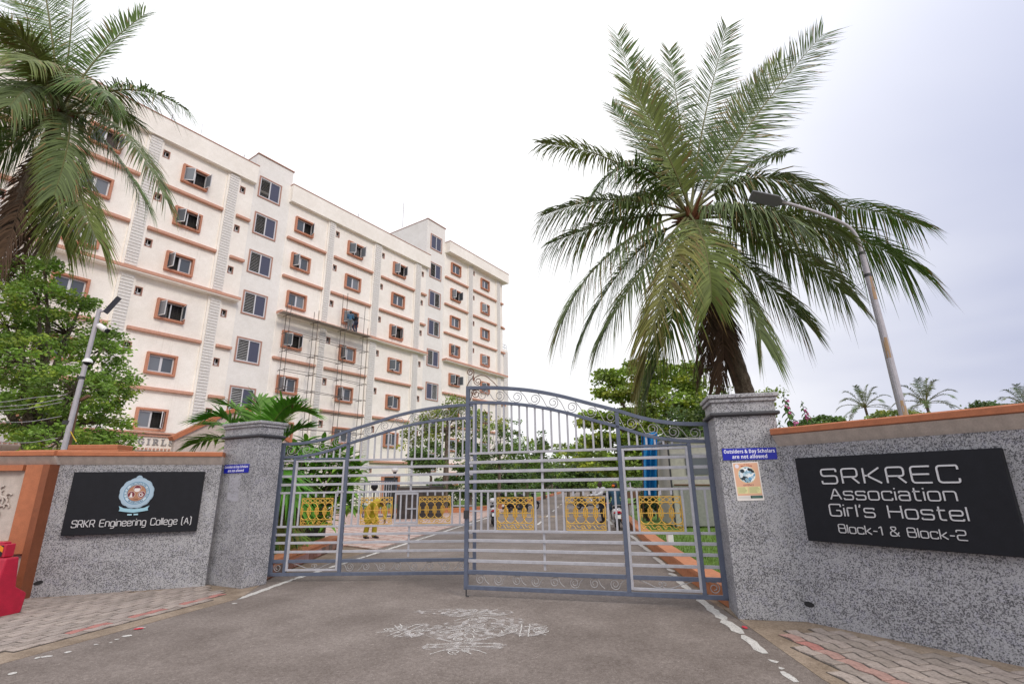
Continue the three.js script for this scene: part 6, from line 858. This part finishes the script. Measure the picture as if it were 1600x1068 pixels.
// ---------------------------------------------------------------- people and scooters
function fieldMesh(caps, cell, blend) {           // one smooth surface around tapered capsules [a, b, ra, rb]
  const lo = V(1e9, 1e9, 1e9), hi = V(-1e9, -1e9, -1e9); for (const [a, b, ra, rb] of caps) { const r = Math.max(ra, rb) + cell * 3; for (const p of [a, b]) { lo.min(p.clone().addScalar(-r)); hi.max(p.clone().addScalar(r)); } }
  const size = Math.max(hi.x - lo.x, hi.y - lo.y, hi.z - lo.z), n = Math.max(16, Math.min(110, Math.ceil(size / cell))), mc = new MarchingCubes(n, new THREE.MeshBasicMaterial(), false, false, 60000), mid = lo.clone().add(hi).multiplyScalar(0.5), F = mc.field; mc.isolation = 0; F.fill(-1);
  const px = caps.map(([a, b, ra, rb]) => { const d = b.clone().sub(a); return [a.x, a.y, a.z, d.x, d.y, d.z, d.lengthSq() || 1e-9, ra, rb]; }), st = size / n;
  for (let k = 0; k < n; k++) { const z = mid.z + ((k - n / 2) / (n / 2)) * size / 2; if (z < lo.z - st || z > hi.z + st) continue; for (let j = 0; j < n; j++) { const y = mid.y + ((j - n / 2) / (n / 2)) * size / 2; if (y < lo.y - st || y > hi.y + st) continue; for (let i = 0; i < n; i++) { const x = mid.x + ((i - n / 2) / (n / 2)) * size / 2; if (x < lo.x - st || x > hi.x + st) continue; let s = 1e3; for (const c of px) { let t = ((x - c[0]) * c[3] + (y - c[1]) * c[4] + (z - c[2]) * c[5]) / c[6]; t = t < 0 ? 0 : t > 1 ? 1 : t; const dx = x - c[0] - c[3] * t, dy = y - c[1] - c[4] * t, dz = z - c[2] - c[5] * t, d = Math.sqrt(dx * dx + dy * dy + dz * dz) - (c[7] + (c[8] - c[7]) * t); const h = Math.max(blend - Math.abs(s - d), 0) / blend; s = Math.min(s, d) - h * h * blend * 0.25; } F[i + j * n + k * n * n] = -s; } } }
  mc.update(); const g = new THREE.BufferGeometry(), cnt = mc.count, p = new Float32Array(mc.positionArray.subarray(0, cnt * 3)); for (let i = 0; i < cnt * 3; i += 3) { p[i] = mid.x + p[i] * size / 2; p[i + 1] = mid.y + p[i + 1] * size / 2; p[i + 2] = mid.z + p[i + 2] * size / 2; }
  g.setAttribute('position', new THREE.BufferAttribute(p, 3)); const m = mergeVertices(g, 1e-5); m.computeVertexNormals(); return m;
}
const SKIN = std({ color: lin(0.16, 0.085, 0.055), roughness: 0.6 }), HAIR = std({ color: lin(0.012, 0.011, 0.011), roughness: 0.6 });
function person(label, pos, ry, J, look, cat = 'person', headDir = V(0, 0, 1)) {
  const t = thing('person', label, cat, pos, ry), j = {}; for (const k in J) j[k] = V(...J[k]);
  const c = (a, b, ra, rb = ra) => [typeof a === 'string' ? j[a] : a, typeof b === 'string' ? j[b] : b, ra, rb], hd = headDir.clone().normalize(), H = j.head, up = V(0, 1, 0), sd = up.clone().cross(hd).normalize();
  const body = [c('neck', H, 0.052, 0.055), c('chest', 'neck', 0.10, 0.05), c('pelvis', 'chest', 0.125, 0.13), c('shL', 'shR', 0.06), c('chest', 'shL', 0.10, 0.06), c('chest', 'shR', 0.10, 0.06), c('hipL', 'hipR', 0.10)];
  for (const s of ['L', 'R']) body.push(c('sh' + s, 'el' + s, 0.052, 0.04), c('el' + s, 'wr' + s, 0.038, 0.027), c('hip' + s, 'kn' + s, 0.085, 0.055), c('kn' + s, 'an' + s, 0.053, 0.036), c('an' + s, 'toe' + s, 0.042, 0.03));
  body.push(c(H.clone().add(V(0, 0.03, 0)).addScaledVector(hd, -0.012), H.clone().add(V(0, -0.05, 0)).addScaledVector(hd, 0.03), 0.092, 0.062));
  const g = [fieldMesh(body, 0.024, 0.05)], blob = (p, r, sx = 1, sy = 1, sz = 1) => { const s = new THREE.SphereGeometry(r, 8, 6); s.scale(sx, sy, sz); s.translate(p.x, p.y, p.z); return s; };
  g.push(blob(H.clone().addScaledVector(hd, 0.105).add(V(0, -0.01, 0)), 0.016, 1, 1.5, 1), blob(H.clone().addScaledVector(sd, 0.092), 0.02, 0.6, 1.4, 1), blob(H.clone().addScaledVector(sd, -0.092), 0.02, 0.6, 1.4, 1));
  for (const s of ['L', 'R']) { const w = j['wr' + s], e = j['el' + s], d = w.clone().sub(e).normalize(), side = Math.abs(d.y) > 0.8 ? V(0, 0, 1).addScaledVector(d, -d.z).normalize() : V(0, 1, 0).cross(d).normalize(), pl = w.clone().addScaledVector(d, 0.085); g.push(rod(w, pl, 0.028, 0.036, 8)); [-0.027, -0.009, 0.009, 0.027].forEach((o, i) => { const a = pl.clone().addScaledVector(side, o), nrm = d.clone().cross(side).multiplyScalar(0.018), m = a.clone().addScaledVector(d, 0.042 - Math.abs(i - 1.4) * 0.006).add(nrm), e2 = m.clone().addScaledVector(d, 0.026).addScaledVector(nrm, 1.0); g.push(rod(a, m, 0.0095, 0.009, 5), rod(m, e2, 0.009, 0.007, 5)); }); const th = w.clone().addScaledVector(d, 0.03).addScaledVector(side, 0.03); g.push(rod(th, th.clone().addScaledVector(d, 0.045).addScaledVector(side, 0.025), 0.011, 0.008, 5)); }
  mesh('body', merge(g), look.skin ?? SKIN, t);
  const grow = (l, r) => l.map(([a, b, x, y]) => [a, b, x + r, y + r]), shirt = [c('pelvis', 'chest', 0.13, 0.135), c('chest', 'neck', 0.10, 0.045), c('shL', 'shR', 0.062), c('chest', 'shL', 0.105, 0.064), c('chest', 'shR', 0.105, 0.064)];
  for (const s of ['L', 'R']) { shirt.push(c('sh' + s, 'el' + s, 0.06, 0.052)); if (look.long) shirt.push(c('el' + s, j['el' + s].clone().lerp(j['wr' + s], 0.85), 0.05, 0.04)); } if (look.tunic) shirt.push(c('hipL', j.hipL.clone().lerp(j.knL, 0.8), 0.11, 0.12), c('hipR', j.hipR.clone().lerp(j.knR, 0.8), 0.11, 0.12));
  mesh(look.tunic ? 'tunic' : 'shirt', boxUV(fieldMesh(grow(shirt, 0.012), 0.026, 0.06)), std({ color: lin(...look.top), roughness: 0.85, map: grainTex }), t);
  const tr = [c('hipL', 'hipR', 0.112), c('pelvis', 'pelvis', 0.12)]; for (const s of ['L', 'R']) tr.push(c('hip' + s, 'kn' + s, 0.098, 0.07), c('kn' + s, j['kn' + s].clone().lerp(j['an' + s], 0.92), 0.068, look.loose ? 0.075 : 0.052)); mesh('trousers', boxUV(fieldMesh(grow(tr, 0.008), 0.026, 0.05)), std({ color: lin(...look.legs), roughness: 0.85, map: grainTex }), t);
  const hr = [[H.clone().add(V(0, 0.055, 0)).addScaledVector(hd, -0.022), H.clone().add(V(0, 0.0, 0)).addScaledVector(hd, -0.045), 0.088, 0.075]]; if (look.bun) hr.push([H.clone().addScaledVector(hd, -0.12).add(V(0, 0, 0)), H.clone().addScaledVector(hd, -0.13), 0.05, 0.045]); mesh('hair', boxUV(fieldMesh(hr, 0.016, 0.03)), HAIR, t);
  if (look.flower) mesh('hair_flower', boxUV(blob(H.clone().addScaledVector(hd, -0.15).addScaledVector(sd, 0.06).add(V(0, 0.02, 0)), 0.06, 1, 0.8, 0.8)), std({ color: lin(0.75, 0.16, 0.02), roughness: 0.8 }), t);
  for (const s of ['L', 'R']) mesh('shoe', merge([bar(j['an' + s].clone().add(V(0, -0.035, 0)).lerp(j['toe' + s], -0.25), j['toe' + s].clone().lerp(j['an' + s], -0.12), 0.085, 0.06)]), M.rubber, t);
  const ey = mesh('eyes', merge([blob(H.clone().addScaledVector(hd, 0.083).addScaledVector(sd, 0.033).add(V(0, 0.015, 0)), 0.011), blob(H.clone().addScaledVector(hd, 0.083).addScaledVector(sd, -0.033).add(V(0, 0.015, 0)), 0.011)]), M.black, t); ey.userData.kind = 'stuff'; return t;
}
const STAND = { head: [0, 1.58, 0.02], neck: [0, 1.43, 0], chest: [0, 1.24, 0], pelvis: [0, 0.95, 0], shL: [0.17, 1.37, 0], shR: [-0.17, 1.37, 0], elL: [0.22, 1.1, -0.02], elR: [-0.22, 1.1, -0.02], wrL: [0.23, 0.86, 0.05], wrR: [-0.23, 0.86, 0.05], hipL: [0.09, 0.91, 0], hipR: [-0.09, 0.91, 0], knL: [0.1, 0.5, 0.02], knR: [-0.1, 0.5, 0.02], anL: [0.1, 0.09, -0.01], anR: [-0.1, 0.09, -0.01], toeL: [0.12, 0.04, 0.16], toeR: [-0.12, 0.04, 0.16] };
const toWorld = (s, y, z) => V(s, y, z).applyAxisAngle(V(0, 1, 0), hostel.rotation.y).add(hostel.position);
{
  const dk = 13.765;
  let p = toWorld(24.65, dk, 0.85); person('person in a blue shirt and grey trousers standing on the scaffold deck', [p.x, p.y, p.z], hostel.rotation.y + 2.4, { ...STAND, elL: [0.22, 1.16, 0.14], wrL: [0.12, 1.18, 0.36], elR: [-0.24, 1.14, 0.1], wrR: [-0.08, 1.2, 0.32] }, { top: [0.05, 0.15, 0.28], legs: [0.16, 0.17, 0.18], skin: std({ color: lin(0.09, 0.05, 0.035) }) });
  p = toWorld(25.35, dk, 0.75); person('person in dark clothes leaning to the window on the scaffold deck', [p.x, p.y, p.z], hostel.rotation.y + 3.6, { ...STAND, head: [0, 1.52, 0.12], neck: [0, 1.4, 0.05], chest: [0, 1.22, 0.03], elL: [0.26, 1.16, 0.18], wrL: [0.24, 1.3, 0.42], elR: [-0.24, 1.14, 0.2], wrR: [-0.2, 1.28, 0.44], knL: [0.12, 0.52, 0.2], anL: [0.13, 0.1, 0.02], toeL: [0.14, 0.05, 0.18] }, { top: [0.02, 0.02, 0.028], legs: [0.035, 0.04, 0.075], long: true, skin: std({ color: lin(0.07, 0.04, 0.03) }) });
  const g1 = gp(946, 816); person('man in a white shirt and dark trousers standing on the road by the scooter'.replace('man', 'person'), [g1.x - 0.15, 0, g1.z + 0.3], -1.1, { ...STAND, head: [0, 1.57, 0.06], elL: [0.24, 1.18, 0.22], wrL: [0.16, 1.12, 0.48], elR: [-0.26, 1.16, 0.18], wrR: [-0.2, 1.1, 0.44], knL: [0.1, 0.5, 0.1], anL: [0.1, 0.1, 0.06], toeL: [0.12, 0.05, 0.22], knR: [-0.1, 0.5, -0.06], anR: [-0.1, 0.1, -0.16], toeR: [-0.12, 0.05, 0.0] }, { top: [0.66, 0.66, 0.70], legs: [0.015, 0.016, 0.026], long: true, skin: std({ color: lin(0.06, 0.034, 0.025) }) });
  const g2 = gp(578, 841); person('person in bright yellow clothes stooping on the paved yard', [g2.x, 0, g2.z], 0.9, { head: [0, 1.1, 0.62], neck: [0, 1.12, 0.46], chest: [0, 1.09, 0.28], pelvis: [0, 0.92, -0.06], shL: [0.16, 1.12, 0.38], shR: [-0.16, 1.12, 0.38], elL: [0.19, 0.84, 0.46], elR: [-0.19, 0.84, 0.46], wrL: [0.16, 0.58, 0.5], wrR: [-0.14, 0.56, 0.52], hipL: [0.09, 0.88, -0.06], hipR: [-0.09, 0.88, -0.06], knL: [0.1, 0.49, 0.08], knR: [-0.1, 0.49, -0.02], anL: [0.1, 0.09, 0.06], anR: [-0.1, 0.09, -0.14], toeL: [0.12, 0.04, 0.22], toeR: [-0.12, 0.04, 0.02] }, { top: [0.50, 0.42, 0.02], legs: [0.42, 0.34, 0.015], tunic: true, loose: true, long: true, bun: true }, 'person', V(0, -0.5, 1));
}
function scooter(label, pos, ry, col, group) {        // faces +z; wheelbase 1.25 m
  const t = thing('scooter', label, 'scooter', pos, ry, group), paint = std({ color: lin(...col), roughness: 0.3, metalness: 0.1 });
  const wheel = (z) => { const g = new THREE.TorusGeometry(0.19, 0.055, 10, 28); g.rotateY(Math.PI / 2); g.translate(0, 0.245, z); const w = mesh('tyre', boxUV(g), M.rubber, t), r = [rod(V(-0.05, 0.245, z), V(0.05, 0.245, z), 0.07, 0.07, 12)]; for (let i = 0; i < 5; i++) { const a = i * 1.257; r.push(bar(V(0, 0.245, z), V(0, 0.245 + Math.cos(a) * 0.16, z + Math.sin(a) * 0.16), 0.03, 0.04)); } mesh('rim', merge(r), M.steel, w); }; wheel(-0.6); wheel(0.65);
  const loft = (sec) => { const mb = new MB(), n = 14, rg = sec.map(([z, y, w, h]) => Array.from({ length: n }, (_, i) => { const a = i / n * 6.283, cx = Math.cos(a), cy = Math.sin(a); return V(Math.sign(cx) * Math.abs(cx) ** 0.7 * w, y + Math.sign(cy) * Math.abs(cy) ** 0.7 * h, z); })); for (let k = 0; k + 1 < rg.length; k++) for (let i = 0; i < n; i++) mb.quad(rg[k][i], rg[k][(i + 1) % n], rg[k + 1][(i + 1) % n], rg[k + 1][i]); for (const r of [rg[0], rg.at(-1)]) for (let i = 1; i + 1 < n; i++) mb.tri(r[0], r[i], r[i + 1]); return mb.build(); };
  mesh('body', loft([[-0.86, 0.66, 0.09, 0.04], [-0.82, 0.64, 0.15, 0.10], [-0.66, 0.60, 0.18, 0.16], [-0.4, 0.56, 0.19, 0.18], [-0.12, 0.48, 0.17, 0.16], [0.0, 0.36, 0.13, 0.1]]), paint, t);
  mesh('front_shield', merge([loft([[0.42, 0.62, 0.2, 0.34], [0.47, 0.66, 0.19, 0.33], [0.52, 0.7, 0.1, 0.24]]), loft([[0.3, 0.95, 0.05, 0.04], [0.36, 0.98, 0.14, 0.09], [0.45, 0.98, 0.13, 0.1], [0.52, 0.97, 0.06, 0.06]])]), paint, t);
  mesh('floorboard', merge([rbox(0.34, 0.07, 0.55, 0.02, 0, 0.30, 0.2), rbox(0.16, 0.14, 0.7, 0.03, 0, 0.26, -0.3)]), M.darkMetal, t); mesh('seat', merge([rbox(0.28, 0.1, 0.72, 0.04, 0, 0.77, -0.4)]), M.rubber, t);
  mesh('tail_light', merge([rbox(0.2, 0.08, 0.05, 0.015, 0, 0.62, -0.855), rbox(0.05, 0.05, 0.06, 0.012, 0.12, 0.6, -0.83), rbox(0.05, 0.05, 0.06, 0.012, -0.12, 0.6, -0.83)]), std({ color: lin(0.45, 0.008, 0.03), roughness: 0.25 }), t);
  mesh('rear_mudguard', merge([box(0.14, 0.3, 0.02, 0, 0.42, -0.88, 0.25), rbox(0.15, 0.04, 0.3, 0.01, 0, 0.5, -0.72)]), M.rubber, t); mesh('number_plate', merge([box(0.2, 0.13, 0.01, 0, 0.47, -0.905, 0.25)]), M.white, t);
  mesh('grab_rail', merge([tube([V(0.14, 0.72, -0.5), V(0.15, 0.83, -0.78), V(0, 0.86, -0.88), V(-0.15, 0.83, -0.78), V(-0.14, 0.72, -0.5)], 0.016, 40, 6)]), M.steel, t);
  mesh('handlebar', merge([tube([V(0.36, 1.02, 0.22), V(0.2, 1.03, 0.34), V(0, 1.0, 0.38), V(-0.2, 1.03, 0.34), V(-0.36, 1.02, 0.22)], 0.016, 30, 6), rod(V(0, 0.25, 0.63), V(0, 1.0, 0.38), 0.03)]), M.darkMetal, t);
  for (const s of [-1, 1]) { const m = mesh('mirror', merge([rod(V(s * 0.25, 1.03, 0.31), V(s * 0.34, 1.2, 0.3), 0.008, 0.008, 5), (() => { const g = new THREE.SphereGeometry(0.06, 10, 8); g.scale(1.2, 0.8, 0.3); g.translate(s * 0.37, 1.22, 0.3); return g; })()]), M.black, t); void m; }
  mesh('front_fender', merge([(() => { const g = new THREE.TorusGeometry(0.27, 0.06, 8, 14, 2.2); g.rotateZ(0.4); g.rotateY(-Math.PI / 2); g.translate(0, 0.25, 0.65); return g; })()]), paint, t); mesh('stand', merge([bar(V(-0.12, 0.3, -0.2), V(-0.26, 0.02, -0.25), 0.025)]), M.darkMetal, t); mesh('exhaust', merge([rod(V(0.16, 0.3, -0.25), V(0.17, 0.33, -0.8), 0.045, 0.05, 10)]), M.steel, t); return t;
}
{
  const g = gp(970, 828), away = Math.PI - 0.13; scooter('white scooter with red tail light carrying a rider on the far road', [g.x, 0, g.z - 0.6], away, [0.74, 0.74, 0.75]);
  const R = person('rider in a blue tunic with an orange hair flower seated on the white scooter', [g.x, 0, g.z - 0.6], away, { head: [0, 1.5, -0.14], neck: [0, 1.36, -0.2], chest: [0, 1.18, -0.24], pelvis: [0, 0.9, -0.32], shL: [0.16, 1.3, -0.21], shR: [-0.16, 1.3, -0.21], elL: [0.27, 1.1, -0.02], elR: [-0.27, 1.1, -0.02], wrL: [0.32, 1.04, 0.16], wrR: [-0.32, 1.04, 0.16], hipL: [0.09, 0.88, -0.28], hipR: [-0.09, 0.88, -0.28], knL: [0.17, 0.76, 0.14], knR: [-0.17, 0.76, 0.14], anL: [0.13, 0.42, 0.12], anR: [-0.24, 0.36, 0.06], toeL: [0.14, 0.37, 0.3], toeR: [-0.27, 0.32, 0.22] }, { top: [0.035, 0.10, 0.17], legs: [0.04, 0.05, 0.07], tunic: true, bun: true, flower: true, long: true }); void R;
  const a = gp(770, 822), b = gp(806, 802), c = gp(820, 797), d = gp(788, 790), e = gp(918, 796); scooter('white and red scooter parked beside the bed left of the road', [a.x, 0, a.z - 0.5], Math.PI + 0.1, [0.6, 0.6, 0.62]); scooter('dark parked scooter nearer the road behind the gold panel', [b.x, 0, b.z], 2.2, [0.03, 0.03, 0.035]); scooter('black parked scooter furthest from the kerb left of the road', [c.x + 0.2, 0, c.z - 1], 2.0, [0.02, 0.022, 0.03]); scooter('grey parked scooter close to the kerb behind the white and red one', [d.x, 0, d.z], 2.6, [0.1, 0.1, 0.11]); scooter('dark scooter standing on the far road before the person in white', [e.x, 0, e.z], 1.2, [0.05, 0.05, 0.06]);
}
renderer.render(scene, camera);
